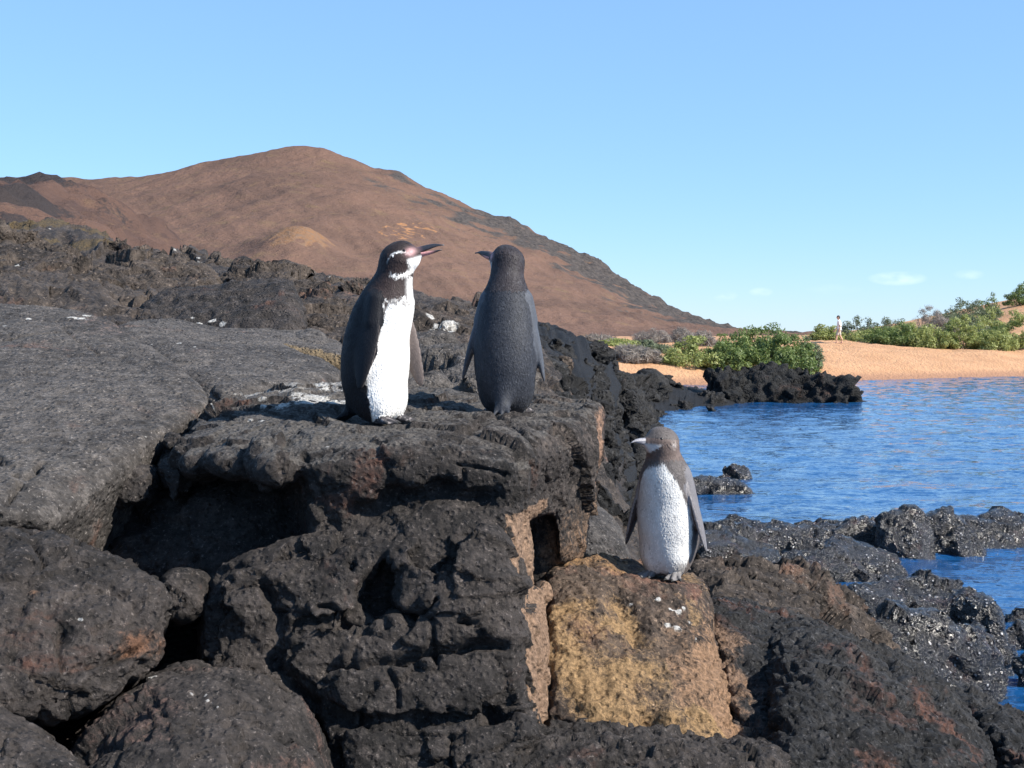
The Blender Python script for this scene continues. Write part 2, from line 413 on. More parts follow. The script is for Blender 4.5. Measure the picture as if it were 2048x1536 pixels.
c = t.mix(t.ramp(n2, .45, .72, 0, .45), c, (.38, .17, .085))
sepn = t.N.new('ShaderNodeSeparateXYZ'); t.L.new(t.geo.outputs['Position'], sepn.inputs[0])
c = t.mix(t.ramp(sepn.outputs[2], .42, .10), c, (.30, .155, .085))            # wet sand along the water
M_SAND = t.done(c, .9, t.bump(t.math('ADD', n2, t.noise(9, 4)), .10, 1.0))
V, Q = grid_mesh(X, Y, Z)
structure(mesh_obj('beach', V, Q, M_SAND))

# cinder hill
RIDGE = np.array([(-900, 470), (-500, 400), (-200, 362), (0, 355), (90, 357), (160, 357), (250, 355), (330, 345), (400, 328), (480, 312), (560, 297), (615, 292), (640, 293), (660, 300), (700, 318),
                  (750, 337), (790, 342), (830, 360), (900, 396), (985, 432), (1020, 436), (1060, 462), (1130, 493), (1200, 524), (1240, 556), (1300, 592), (1350, 624), (1395, 660), (1420, 673), (1500, 676), (3000, 676)], float)
YR, YB = 420.0, 210.0
hx = axis_grid([np.linspace(-330, -170, 40), np.linspace(-170, 80, 380), np.linspace(80, 140, 20)])
hy = axis_grid([np.linspace(150, 210, 12), np.linspace(210, 440, 170), np.linspace(440, 700, 20)])
X, Y = np.meshgrid(hx, hy)
up = np.clip((Y - YB) / (YR - YB), 0, 1)
rp = np.arange(-900., 3001., 5.); rc = np.interp(rp, RIDGE[:, 0], RIDGE[:, 1]); kb = np.exp(-(np.arange(-60, 61) / 24.) ** 2); kb /= kb.sum()
rs_ = np.convolve(np.pad(rc, 60, mode='edge'), kb, mode='valid'); pxh = X * F / np.minimum(Y, YR) + CX
sharp = sstep(up, .88, 1.0); rz = EYE + (HY - (np.interp(pxh, rp, rc) * sharp + np.interp(pxh, rp, rs_) * (1 - sharp))) / F * YR
prof = .88 * up + .12 * up * up
Z = 1.9 + (rz - 1.9) * prof
Z = np.where(Y > YR, rz - (Y - YR) * .45, Z)
ph = np.stack([X.ravel(), Y.ravel(), Z.ravel()], 1)
upx = up.ravel(); px_r = ph[:, 0] * F / ph[:, 1] + CX
# the right flank carries lava crags, the middle stays smooth cinder; gullies run down it
edge = np.interp(px_r, [560, 760, 1000, 1250, 1400], [.0, .25, .55, .9, 1.0]) * np.ones(len(ph))
crag = np.clip(edge * sstep(upx, .45, .95) * 1.25 + .9 * sstep(px_r, 1050, 1350) * sstep(upx, .0, .4) * .55 + .55 * sstep(-px_r, -190, -60), 0, 1)
q = ph * np.array([.045, .045, .1])
gul = perlin(np.stack([(ph[:, 0] + .8 * (YR - ph[:, 1]) * .5) * .09, ph[:, 1] * .012, ph[:, 2] * .02], 1))
fan = ph[:, 0] / ph[:, 1] * 420
rill = np.abs(perlin(np.stack([fan * .16 + ph[:, 1] * .05, ph[:, 1] * .02, ph[:, 2] * .05], 1) + 3)) + .5 * np.abs(perlin(np.stack([fan * .42 + ph[:, 1] * .12, ph[:, 1] * .04, ph[:, 2] * .1], 1) + 8))
rel = .9 * fbm(ph * .02, 3) + .55 * fbm(ph * .09, 3) + .35 * fbm(ph * .35, 2) + .8 * gul * (1 - .5 * crag) + .55 * rill * sstep(-upx, -1.0, -.55)
rel += crag * (1.9 * np.maximum(perlin(ph * .10), -.1) + 1.3 * np.maximum(perlin(ph * .27), -.1) + .7 * np.abs(perlin(ph * .7)))
rel += sstep(px_r, 500, 950) * .35 * np.abs(perlin(np.stack([ph[:, 0] * .05, ph[:, 1] * .03, ph[:, 2] * .35], 1))) * 2
Z = Z + (rel * sstep(upx, .0, .12)).reshape(X.shape) * np.where(Y > YR, .6, 1.0)
# a small orange cinder mound low on the slope and the hollow beside it
for (mx, my, rr, hh) in [(600, 497, 7.5, 4.05), (690, 490, 9, -2.2), (560, 540, 14, 1.5)]:
    k = np.argmin((px_r - mx) ** 2 + ((HY - (ph[:, 2] - EYE) / ph[:, 1] * F) - my) ** 2 + 1e9 * (ph[:, 1] > YR))
    d2 = (X - X.ravel()[k]) ** 2 + ((Y - Y.ravel()[k]) * .6) ** 2
    Z = Z + hh * np.exp(-d2 / rr ** 2)
    if hh > 4: mound = np.exp(-d2 / (rr * 1.0) ** 2).ravel()
wob = fbm(ph * .05 + 5, 3)
tintc = np.zeros((len(ph), 4), np.float32)
dk = np.clip(crag * 1.15 + .9 * perlin(ph * [.12, .12, .2]) * (.3 + crag) - .05, 0, 1)
tintc[:, :3] = (.032, .030, .030); tintc[:, 3] = dk * (crag > .08)
orr = mound * 1.3 + .5 * perlin(ph * .5) * (mound > .1)
sel = orr > .5; tintc[sel, :3] = (.20, .105, .052); tintc[sel, 3] = np.clip(orr[sel] - .1, 0, 1)
d2 = (px_r - 815) ** 2 / 60 ** 2 + (((HY - (ph[:, 2] - EYE) / ph[:, 1] * F) - 462) / 16) ** 2
sel = (d2 < 1) & (perlin(ph * .5) > .12); tintc[sel, :3] = (.32, .15, .06); tintc[sel, 3] = .8
t = NT('cinder_slope')
n1 = t.noise(.035, 6, rough=.6, dist=.5); n2 = t.noise(.9, 5, rough=.65); n3 = t.noise(.16, 5, rough=.65, dist=.4)
c = t.mix(t.ramp(n1, .33, .66), (.106, .066, .051), (.145, .087, .065))
c = t.mix(t.ramp(n3, .52, .72, 0, .55), c, (.155, .105, .060))
c = t.mix(t.ramp(n3, .46, .28, 0, .5), c, (.120, .070, .052))
c = t.mix(t.ramp(n2, .58, .74, 0, .35), c, (.25, .17, .125))
c = t.mix(t.ramp(t.noise(1.6, 4, rough=.7), .60, .68, 0, .6), c, (.06, .042, .036))
a = t.attr(); brk = t.math('ADD', a.outputs['Alpha'], t.math('MULTIPLY', t.math('SUBTRACT', n2, .5), .9))
c = t.mix(t.ramp(brk, .34, .62), c, t.mix(t.ramp(n2, .3, .7), a.outputs['Color'], t.mix(.6, a.outputs['Color'], (.12, .10, .09))))
M_HILL = t.done(c, .95, t.bump(t.math('ADD', n2, t.math('MULTIPLY', t.noise(.25, 4), 1.6)), .5, 1.0), Specular_IOR_Level=.1)
V, Q = grid_mesh(X, Y, Z)
structure(mesh_obj('cinder_hill', V, Q, M_HILL, cols=tintc))

# nearer lava hill on the left
LR = np.array([(-900, 330), (-300, 345), (0, 357), (100, 360), (170, 362), (225, 392), (290, 432), (350, 474), (420, 520), (520, 560), (700, 620), (1100, 690)], float)
YL = 110.0
X, Y = np.meshgrid(np.linspace(-80, 3, 180), np.concatenate([np.linspace(24, 108, 100), np.linspace(109, 112, 6), np.linspace(114, 170, 16)]))
rz = EYE + (HY - np.interp(X * F / YL + CX, LR[:, 0], LR[:, 1])) / F * YL
up = np.clip((Y - 24) / (YL - 24), 0, 1)
Z = 1.8 + (rz - 1.8) * up ** 1.05; Z = np.where(Y > YL, rz - (Y - YL) * .5, Z)
pl = np.stack([X.ravel(), Y.ravel(), Z.ravel()], 1)
Z = Z + (sstep(up.ravel(), 0, .1) * (.8 * fbm(pl * .12, 3) + 1.3 * np.abs(perlin(pl * .3)) + .8 * np.abs(perlin(pl * .9)))).reshape(X.shape) - .35 - 7 * sstep(X * F / Y + CX, 640, 980)
cl = np.zeros((len(pl), 4), np.float32); cl[:, :3] = (.030, .028, .030)
cl[:, 3] = np.clip(1.5 * perlin(pl * [.1, .1, .22] + 4) + .42, 0, 1)
V, Q = grid_mesh(X, Y, Z)
t = NT('lava_hill_rock')
n1 = t.noise(.12, 6, rough=.6); n2 = t.noise(2.2, 5, rough=.7); n3 = t.noise(.5, 5, rough=.65, dist=.5)
c = t.mix(t.ramp(n1, .33, .66), (.072, .046, .040), (.115, .068, .052))
c = t.mix(t.ramp(n3, .55, .72, 0, .6), c, (.145, .092, .060))
a = t.attr(); brk = t.math('ADD', a.outputs['Alpha'], t.math('MULTIPLY', t.math('SUBTRACT', n2, .5), 1.1))
c = t.mix(t.ramp(brk, .35, .62, 0, .85), c, a.outputs['Color'])
M_LHILL = t.done(c, .95, t.bump(t.math('ADD', n2, n3), .35, 1.0), Specular_IOR_Level=.15)
structure(mesh_obj('lava_hill', V, Q, M_LHILL, cols=cl))

# rough lava shore that runs from under the viewer to the far point
ROWS = {
    -6: [(-1, 1.2), (.6, 1.2), (1.3, .5), (2.2, -1.5)],      # (x, z) for the rows out of view
    1.5: [(-4, 1.2), (.7, 1.1), (1.4, .3), (2.2, -1.5)],
    2.6: [(-4, 1.2), (.8, 1.1), (1.4, .5), (2.6, -1.5)],
}
PIX = {
    4.2: [(-300, 900), (0, 930), (400, 1000), (800, 1080), (1100, 1180), (1200, 1300), (1500, 1330), (1800, 1460), (2300, 1900), (2600, 2400)],
    5.2: [(-300, 690), (0, 700), (400, 770), (700, 800), (900, 850), (1100, 900), (1180, 1040), (1400, 1220), (1600, 1300), (1800, 1400), (2200, 2000)],
    7: [(-300, 560), (0, 585), (250, 615), (450, 640), (700, 665), (900, 705), (1050, 750), (1130, 830), (1200, 1030), (1300, 1180), (1500, 1250), (1700, 1400), (1900, 1800)],
    9.5: [(-300, 480), (0, 515), (300, 550), (500, 575), (700, 612), (900, 650), (1050, 702), (1130, 770), (1190, 890), (1240, 1090), (1300, 1230), (1500, 1290), (1650, 1360), (1750, 1560)],
    12: [(-300, 425), (0, 452), (250, 492), (400, 510), (550, 542), (700, 575), (850, 612), (1000, 655), (1100, 700), (1170, 775), (1215, 900), (1250, 1060), (1290, 1180), (1450, 1220), (1550, 1300)],
    15: [(-300, 425), (0, 446), (250, 485), (400, 503), (550, 533), (700, 563), (780, 588), (900, 608), (1000, 637), (1100, 667), (1175, 712), (1225, 800), (1265, 940), (1295, 1075), (1340, 1110), (1420, 1190)],
    19: [(-300, 470), (0, 490), (400, 530), (700, 580), (900, 614), (1000, 640), (1100, 668), (1185, 712), (1235, 795), (1275, 905), (1300, 990), (1330, 1030), (1400, 1100)],
    25: [(-300, 560), (300, 575), (900, 630), (1100, 675), (1195, 718), (1245, 785), (1285, 860), (1312, 912), (1345, 945), (1420, 1000)],
    33: [(0, 600), (900, 645), (1100, 690), (1200, 726), (1250, 770), (1290, 825), (1315, 858), (1350, 885), (1420, 920)],
    40: [(0, 620), (900, 670), (1130, 705), (1215, 738), (1250, 775), (1275, 815), (1310, 838), (1400, 860)],
    46: [(0, 640), (900, 690), (1150, 715), (1215, 738), (1285, 752), (1340, 768), (1400, 780), (1440, 793), (1470, 806), (1560, 830)],
    49: [(0, 640), (900, 690), (1150, 725), (1215, 745), (1300, 765), (1400, 785), (1440, 800), (1500, 815)],
    56: [(0, 660), (900, 720), (1150, 770), (1215, 790), (1300, 800), (1500, 815)],
}
for Yr in PIX: PIX[Yr] = [(px, py + (26 if Yr >= 9 else 10) * max(0, 1 - max(px, 0) / 900)) for px, py in PIX[Yr]]
for Yr, pts in PIX.items(): ROWS[Yr] = [(P(px, py, Yr)[0], P(px, py, Yr)[2]) for px, py in pts]
yk = np.array(sorted(ROWS))
def ridge_z(x, y):
    out = np.zeros(x.shape); Zs = []
    for k in yk:
        r = np.array(ROWS[k]); Zs.append(np.interp(x, r[:, 0], r[:, 1]))
    Zs = np.array(Zs); j = np.clip(np.searchsorted(yk, y) - 1, 0, len(yk) - 2)
    f = np.clip((y - yk[j]) / (yk[j + 1] - yk[j]), 0, 1); ii = np.indices(x.shape)
    return Zs[(j, *ii)] * (1 - f) + Zs[(j + 1, *ii)] * f
ty = axis_grid([np.linspace(-6, 4, 14), np.geomspace(4, 20, 250), np.geomspace(20, 56, 90)])
tu = axis_grid([np.linspace(-.75, -.4, 24), np.linspace(-.4, .0, 230), np.linspace(.0, .16, 180), np.linspace(.16, .30, 50), np.linspace(.30, .65, 20)])
U, Y = np.meshgrid(tu, ty); X = U * np.maximum(Y, 3.0)
Z = np.maximum(ridge_z(X, Y), -2.0)
V, Q = grid_mesh(X, Y, Z); V = smooth(V, Q, 6)
N = normals(V, Q); N *= np.sign(N[:, 2] + 1e-9)[:, None]
s = np.clip(V[:, 1] / 10, .35, 2.2)[:, None]
ps = V / s
rough = (V[:, 1] > 4.6)
lay = layers(ps, [('f', .7, .17), ('q', 1.6, .060, (.8, .8, 1.2)), ('r', 2.0, .045, (.6, .6, 2.0)), ('q', 4.6, .034, (.8, .8, 1.2)), ('r', 11, .020), ('n', 24, .016), ('n', 46, .010)])
V = V + N * (lay * (1 - .45 * sstep(V[:, 0] / np.maximum(V[:, 1], 1), .05, .09) * sstep(V[:, 1], 9, 14)) * s[:, 0] * rough * np.clip((V[:, 1] - 4.4) / 1.5, .0, 1) * .9)[:, None]
cols = np.zeros((len(V), 4), np.float32)
# yellow-brown lichen along the crest at the left; black towards the water
pp = np.stack([V[:, 0] * F / np.maximum(V[:, 1], 1) + CX, HY - (V[:, 2] - EYE) / np.maximum(V[:, 1], 1) * F], 1)
wetness = sstep(-V[:, 0] + .06 * V[:, 1], -2.6, .9)
lich = sstep(-V[:, 0], 1.6, 3.6) * sstep(V[:, 2], 2.75, 3.1) * (fbm(V * 1.2, 3) > .0)
cols[:, :3] = (.15, .105, .05); cols[:, 3] = lich * .62
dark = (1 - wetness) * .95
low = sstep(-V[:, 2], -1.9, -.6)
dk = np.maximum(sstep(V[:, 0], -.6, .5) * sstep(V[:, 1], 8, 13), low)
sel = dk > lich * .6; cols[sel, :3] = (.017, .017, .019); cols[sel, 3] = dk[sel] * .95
def stains(V, cols, spots, col=(.62, .6, .57), near=None):
    """white bird droppings at places seen in the photo, each a blob around the surface point there"""
    q = np.stack([V[:, 0] * F / V[:, 1] + CX, HY - (V[:, 2] - EYE) / V[:, 1] * F], 1)
    for (px, py, rpx) in spots:
        d = (q[:, 0] - px) ** 2 + (q[:, 1] - py) ** 2
        cand = np.where((d < max(12, rpx * .8) ** 2) & (V[:, 1] > 1.5))[0]
        if not len(cand): continue
        c = V[cand[np.argmin(V[cand, 1])]]; r = rpx / F * c[1]
        D = V - c; D[:, 2] *= 1.4
        w = np.clip(1.35 - np.linalg.norm(D, axis=1) / r, 0, 1) + 0
        s_ = w > 0.02; cols[s_, :3] = col; cols[s_, 3] = np.maximum(cols[s_, 3] * (w[s_] < .1), np.clip(w[s_] * 1.3, 0, 1))
stains(V, cols, [(890, 634, 30), (915, 642, 22), (345, 488, 9), (388, 505, 9), (385, 525, 11), (375, 530, 10), (258, 483, 5), (100, 446, 8), (40, 520, 6), (92, 517, 5), (668, 548, 9), (690, 552, 7), (740, 562, 6), (590, 545, 6),
                     (700, 660, 9), (1000, 650, 6)])
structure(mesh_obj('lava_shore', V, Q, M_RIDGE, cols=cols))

# ------------------------------------------------------------------ rocks
SM = [('f', 2.2, .022), ('f', 8, .009), ('r', 22, .004), ('n', 48, .0028), ('n', 90, .0018)]
RO = [('f', 3.0, .014), ('q', 4, .012), ('q', 13, .0050), ('n', 45, .0038), ('p', 50, .0040), ('n', 92, .0030)]
CR = [('f', 4.0, .010), ('q', 3.6, .028, (.8, .8, 1.3)), ('q', 11, .009, (.8, .8, 1.3)), ('r', 10, .005, (.6, .6, 1.7)), ('p', 46, .005), ('n', 48, .005), ('n', 92, .0036)]
PI = [('f', 3.0, .020), ('q', 6, .012), ('q', 17, .007), ('p', 36, .018), ('p', 62, .011), ('n', 45, .006), ('n', 90, .004)]
ME = [('f', 2.6, .018), ('q', 4.0, .012), ('q', 14, .005), ('n', 45, .004), ('p', 48, .005), ('n', 90, .003)]
ROCKS = {}
def rock(label, adds, mat, relief, h=None, subs=(), k=.03, cracks=(), spots=(), tint=None, pads=(), group=None, name='lava_rock', cat='rock', scale=1.0, key=None, it=2):
    Ym = np.mean([(s.lo[1] * .6 + s.hi[1] * .4) for s in adds])
    h = h or .0043 * Ym
    V, Q = solid(adds, subs, h=h, k=k, pad=max(.08, 4 * h), it=it, lod=True)
    q = np.stack([V[:, 0] * F / V[:, 1] + CX, HY - (V[:, 2] - EYE) / V[:, 1] * F], 1)
    def surf(px, py):
        d = (q[:, 0] - px) ** 2 + (q[:, 1] - py) ** 2; c = np.where(d < np.maximum(81, d.min() * 1.2))[0]
        return V[c[np.argmin(V[c, 1])]]
    N = normals(V, Q)
    d = layers(V / scale, relief) * scale
    for (line, w, dep) in cracks:                            # joints that split the rock's face
        pts = [surf(*p) for p in line]; w, dep = w / F * pts[0][1], dep
        m = np.full(len(V), 9.0)
        jit = V + np.stack([perlin(V * 14), perlin(V * 14 + 5), perlin(V * 14 + 9)], 1) * .016
        for a, b in zip(pts[:-1], pts[1:]):
            ab = b - a; tt = np.clip(((jit - a) @ ab) / (ab @ ab + 1e-9), 0, 1); m = np.minimum(m, np.linalg.norm(jit - a - tt[:, None] * ab, axis=1))
        d = d - dep * np.exp(-(m / w) ** 2)
    V2 = V + N * d[:, None]
    for (x, y, z, r) in pads:                                # a level spot to stand on
        rr = np.hypot(V2[:, 0] - x, V2[:, 1] - y); w = sstep(-rr, -r * 1.5, -r * .75) * (np.abs(V2[:, 2] - z) < .14) * (N[:, 2] > .2)
        V2[:, 2] = V2[:, 2] * (1 - w) + (z + .2 * (V2[:, 2] - z)) * w
    cols = np.zeros((len(V), 4), np.float32)
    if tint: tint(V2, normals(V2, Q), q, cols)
    if spots: stains(V2, cols, spots)
    base = np.array([V2[:, 0].mean(), V2[:, 1].mean(), V2[:, 2].min()])
    o = tag(mesh_obj(name, V2, Q, mat, cols=cols, base=base), label, cat, group)
    if key: ROCKS[key] = (V2, Q)
    return o
def deep(pts, dz=.5, dy=.0):
    """the same points again, set lower (and farther), so that the block has a body below what shows"""
    out = [P(*p) for p in pts]; return out + [p + np.array([0, dy, -dz]) for p in out]
def fill_tint(V, N, cols, w, col):
    s = w > np.maximum(cols[:, 3], .02); cols[s, :3] = col; cols[s, 3] = w[s]

def lump(px, py, Y, rx, ry, rd, rot=0.0):
    c = P(px, py, Y); s = Y / F; ca, sa = math.cos(rot), math.sin(rot)
    return ell(c, (rx * s, rd, ry * s), [[ca, 0, -sa], [0, 1, 0], [sa, 0, ca]])
P1_AT, P2_AT, P3_AT = P(757, 852, 3.6), P(1012, 834, 3.8), P(1335, 1158, 3.8)

# the block the two penguins stand on
cap = hull([(360, 872, 3.55), (430, 815, 3.95), (490, 786, 4.25), (650, 762, 4.35), (880, 782, 4.3), (1100, 796, 4.2), (1186, 814, 3.95),
            (345, 915, 3.42), (500, 911, 3.3), (620, 913, 3.22), (900, 898, 3.2), (1020, 906, 3.25), (1060, 922, 3.36), (1190, 850, 3.75),
            (370, 935, 3.5), (620, 955, 3.3), (900, 950, 3.25), (1015, 960, 3.3), (1185, 950, 3.75), (430, 960, 4.3), (1150, 960, 4.3)], k=.018)
body = hull([(606, 925, 3.205), (1040, 925, 3.225), (636, 1085, 3.25), (1022, 1085, 3.22), (540, 925, 4.2), (1150, 925, 4.2), (560, 1120, 4.2), (1150, 1120, 4.2)], k=.010)
lower = hull([(470, 1128, 3.22), (640, 1078, 3.2), (860, 1052, 3.19), (1003, 1044, 3.185), (1040, 1050, 3.42), (1034, 1140, 3.19), (1062, 1250, 3.16), (1080, 1400, 3.10), (1084, 1620, 3.04),
              (1088, 1250, 3.42), (1104, 1400, 3.4), (1110, 1620, 3.4), (408, 1210, 3.16), (415, 1620, 3.0), (440, 1110, 4.0), (1100, 1000, 4.0), (1110, 1620, 4.0), (410, 1620, 4.0)], k=.008)
column = hull([(1058, 915, 3.44), (1192, 812, 3.8), (1190, 900, 3.76), (1178, 980, 3.74), (1162, 1120, 3.7), (1052, 1130, 3.50), (1070, 860, 4.3), (1186, 806, 4.25), (1160, 1130, 4.2), (1060, 1130, 4.2)], k=.012)
backfill = hull([(140, 900, 3.95), (620, 900, 3.62), (640, 1250, 3.40), (100, 1150, 3.50), (140, 900, 4.8), (620, 880, 4.8), (620, 1300, 4.8), (100, 1300, 4.8), (330, 1150, 3.36)], k=.03)
niche = hull([(1056, 1034, 3.30), (1106, 1034, 3.30), (1110, 1160, 3.30), (1062, 1178, 3.30), (1052, 1034, 3.66), (1106, 1034, 3.66), (1110, 1160, 3.66), (1062, 1178, 3.66)], k=.006)
hollow = [ell(P(955, 1003, 3.19), (.066, .075, .036)), ell(P(880, 985, 3.19), (.058, .08, .040)), ell(P(805, 1005, 3.20), (.070, .08, .046)), ell(P(735, 1028, 3.2), (.055, .06, .032)), ell(P(845, 958, 3.18), (.026, .04, .022)), ell(P(990, 965, 3.19), (.02, .04, .03))]
hollow2 = hull([(690, 1120, 3.0), (760, 1100, 3.0), (850, 1120, 3.0), (840, 1240, 3.0), (720, 1230, 3.0), (720, 1130, 3.30), (830, 1150, 3.30), (810, 1220, 3.28), (740, 1210, 3.28)], k=.015)
hollow3 = hull([(640, 1310, 3.0), (1000, 1275, 3.0), (1010, 1295, 3.0), (660, 1345, 3.0), (700, 1315, 3.2), (980, 1285, 3.2), (980, 1300, 3.2), (700, 1330, 3.2)], k=.008)
def tint_block(V, N, q, cols):
    # ochre crust on the faces broken open at the right-hand side
    side = sstep(N[:, 0], .30, .6) * sstep(V[:, 0], -.06, -.01) * (V[:, 2] < 1.90) * (V[:, 0] < .11) * (V[:, 1] < 3.52)
    fill_tint(V, N, cols, np.clip(side * 1.6, 0, 1), (.33, .215, .145))
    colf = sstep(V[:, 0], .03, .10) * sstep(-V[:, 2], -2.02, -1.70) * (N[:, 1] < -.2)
    fill_tint(V, N, cols, colf * .60, (.25, .160, .105))  # column face: tan rock, with sun-facing lightness painted in
    edge = np.exp(-((q[:, 0] - 1188) / 9.0) ** 2) * (V[:, 2] < 2.12) * (V[:, 2] > 1.7)
    fill_tint(V, N, cols, edge * .6, (.36, .22, .15))
    topf = sstep(N[:, 2] + .25 * perlin(V * 9), .55, .8) * (V[:, 2] > 1.98) * (.75 + .5 * fbm(V * 3 + 5, 3))      # weathered grey crust, with sunlit lightness painted on the upper faces
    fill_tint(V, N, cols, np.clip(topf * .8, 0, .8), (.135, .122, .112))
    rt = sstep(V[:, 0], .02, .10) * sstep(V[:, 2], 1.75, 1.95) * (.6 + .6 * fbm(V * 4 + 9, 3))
    fill_tint(V, N, cols, np.clip(rt * .7, 0, .7), (.13, .105, .092))  # right part lightened to a sunlit brown in the colour itself
    # paler back of the top: droppings plus a sunlit tone painted in
    back = sstep(V[:, 1], 3.80, 4.1) * sstep(-V[:, 0], .22, .50) * sstep(N[:, 2], .5, .8)
    fill_tint(V, N, cols, back * .75, (.36, .34, .32))
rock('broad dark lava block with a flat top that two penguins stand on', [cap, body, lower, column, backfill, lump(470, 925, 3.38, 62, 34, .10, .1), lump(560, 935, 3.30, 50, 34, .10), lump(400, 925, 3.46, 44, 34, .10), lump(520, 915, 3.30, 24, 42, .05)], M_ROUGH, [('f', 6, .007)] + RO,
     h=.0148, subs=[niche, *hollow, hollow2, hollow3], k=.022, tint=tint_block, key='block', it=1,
     cracks=[([(925, 800), (1000, 830), (1050, 880), (1068, 905), (1066, 990), (1056, 1030)], 5, .03), ([(850, 905), (950, 920), (1010, 945)], 5, .018), ([(690, 850), (760, 880), (800, 930)], 5, .012),
             ([(610, 905), (622, 960), (640, 1060)], 6, .02), ([(500, 1150), (520, 1300), (505, 1420), (560, 1500)], 14, .04), ([(600, 1230), (800, 1260), (1010, 1285)], 7, .03),
             ([(560, 1440), (800, 1440), (1040, 1430)], 8, .03), ([(420, 1300), (600, 1290), (700, 1330)], 8, .025), ([(770, 905), (790, 960), (770, 1000)], 4, .02), ([(900, 890), (930, 930), (925, 975)], 4, .018), ([(1090, 940), (1120, 1000), (1115, 1060)], 4, .018), ([(560, 800), (700, 815), (850, 800), (930, 800)], 4, .014)],
     spots=[(645, 772, 34), (675, 780, 28), (610, 782, 26), (700, 790, 18), (560, 795, 18), (515, 806, 12), (640, 755, 20), (655, 881, 4), (655, 765, 16), (600, 775, 12), (520, 795, 8), (520, 830, 5), (415, 792, 5), (425, 803, 4), (494, 829, 4)],
     pads=[(*P1_AT, .12), (*P2_AT, .12)])

# rough foot of the block, its own broken lumps
rock('craggy dark lava face below the dark hollow, left of the ochre rock', [
     hull([(470, 1140, 3.17), (640, 1110, 3.16), (860, 1075, 3.15), (990, 1070, 3.15), (1010, 1150, 3.13), (1034, 1250, 3.10), (1050, 1400, 3.03), (1056, 1640, 2.95), (412, 1215, 3.10), (425, 1640, 2.93), (640, 1200, 3.9), (1000, 1200, 3.9), (800, 1640, 3.9), (450, 1640, 3.8)], k=.012),
     hull([(640, 1345, 3.02), (975, 1300, 3.04), (1010, 1420, 2.97), (690, 1430, 2.95), (640, 1345, 3.4), (1000, 1320, 3.4), (1010, 1430, 3.4), (690, 1440, 3.4)], k=.012),
     hull([(430, 1150, 3.10), (560, 1120, 3.12), (690, 1150, 3.10), (690, 1235, 3.06), (560, 1260, 3.04), (420, 1250, 3.05), (430, 1150, 3.4), (690, 1150, 3.4), (690, 1250, 3.4), (430, 1250, 3.4)], k=.018),
     hull([(680, 1455, 2.94), (1050, 1448, 2.95), (1050, 1640, 2.88), (680, 1640, 2.86), (680, 1455, 3.4), (1050, 1455, 3.4), (1050, 1640, 3.4), (680, 1640, 3.4)], k=.012)],
     M_ROUGH, CR, h=.0122, k=.012, subs=[ell(P(760, 1185, 3.10), (.055, .10, .085)), ell(P(840, 1230, 3.10), (.06, .10, .035)), ell(P(720, 1250, 3.08), (.04, .07, .03))],
     cracks=[([(640, 1335), (800, 1315), (1010, 1285)], 9, .05), ([(560, 1440), (800, 1440), (1040, 1430)], 9, .045), ([(520, 1150), (560, 1220), (540, 1320), (620, 1400), (640, 1480)], 11, .05), ([(700, 1120), (720, 1250), (700, 1330)], 7, .03), ([(860, 1090), (880, 1180), (860, 1290), (900, 1430)], 5, .03), ([(640, 1200), (760, 1260), (960, 1240), (1030, 1260)], 5, .03), ([(780, 1340), (800, 1430)], 5, .025), ([(900, 1470), (920, 1540)], 5, .025)])

# ochre step that the third penguin stands on
def tint_gold(V, N, q, cols):
    g = sstep(-V[:, 2] + .10 * perlin(V * 7 + 1), -1.70, -1.56) * (.95 + .8 * fbm(V * 3.2 + 2, 3)) * sstep(-V[:, 0], -.62, -.42)
    fill_tint(V, N, cols, np.clip(g * (.70 + .7 * perlin(V * 6.3 + 3)), 0, .95), (.37, .235, .118))
    g2 = np.clip(.45 + 1.2 * perlin(V * 2.4 + 7), 0, 1) * sstep(V[:, 0], .15, .45) * sstep(-V[:, 2], -1.66, -1.5)
    fill_tint(V, N, cols, g2 * .75, (.33, .20, .12))
    led = sstep(V[:, 1], 3.55, 3.75) * sstep(-V[:, 0], -.42, -.30)
    fill_tint(V, N, cols, led * .6, (.36, .21, .10))
step_top = [(1110, 1184, 3.5), (1180, 1174, 3.55), (1300, 1170, 3.62), (1385, 1180, 3.68), (1402, 1204, 3.7), (1116, 1122, 3.8), (1180, 1120, 3.95), (1300, 1138, 4.0), (1395, 1162, 3.95)]
rock('ochre and golden lava step under the lone penguin', [hull(step_top + [(1106, 1420, 3.18), (1250, 1455, 3.12), (1450, 1465, 3.22), (1500, 1640, 3.08), (1100, 1640, 3.02), (1106, 1640, 4.0), (1470, 1500, 4.1)], k=.02)],
     M_GOLD, [('f', 3.0, .030), ('r', 9, .012), ('r', 20, .007), ('p', 42, .008), ('n', 48, .006), ('n', 92, .004)], h=.0125, tint=tint_gold, pads=[(*P3_AT, .13)], key='step',
     cracks=[([(1230, 1190), (1270, 1240), (1275, 1280)], 22, .03), ([(1300, 1440), (1320, 1455)], 20, .05), ([(1110, 1430), (1250, 1470)], 6, .02)],
     spots=[(1322, 1190, 7), (1345, 1208, 7), (1365, 1215, 8), (1378, 1210, 6), (1340, 1240, 7), (1366, 1250, 8), (1404, 1278, 5), (1255, 1200, 5), (1385, 1235, 5)])
rock('small grey smooth rock standing behind the tall column of the block', [hull([(1160, 1012, 5.0), (1200, 1016, 5.0), (1248, 1056, 5.0), (1262, 1110, 4.8), (1160, 1105, 4.7), (1160, 1200, 4.8), (1270, 1200, 4.8), (1160, 1012, 5.5), (1210, 1020, 5.5), (1260, 1130, 5.5), (1160, 1200, 5.5)])],
     M_SLAB, SM)

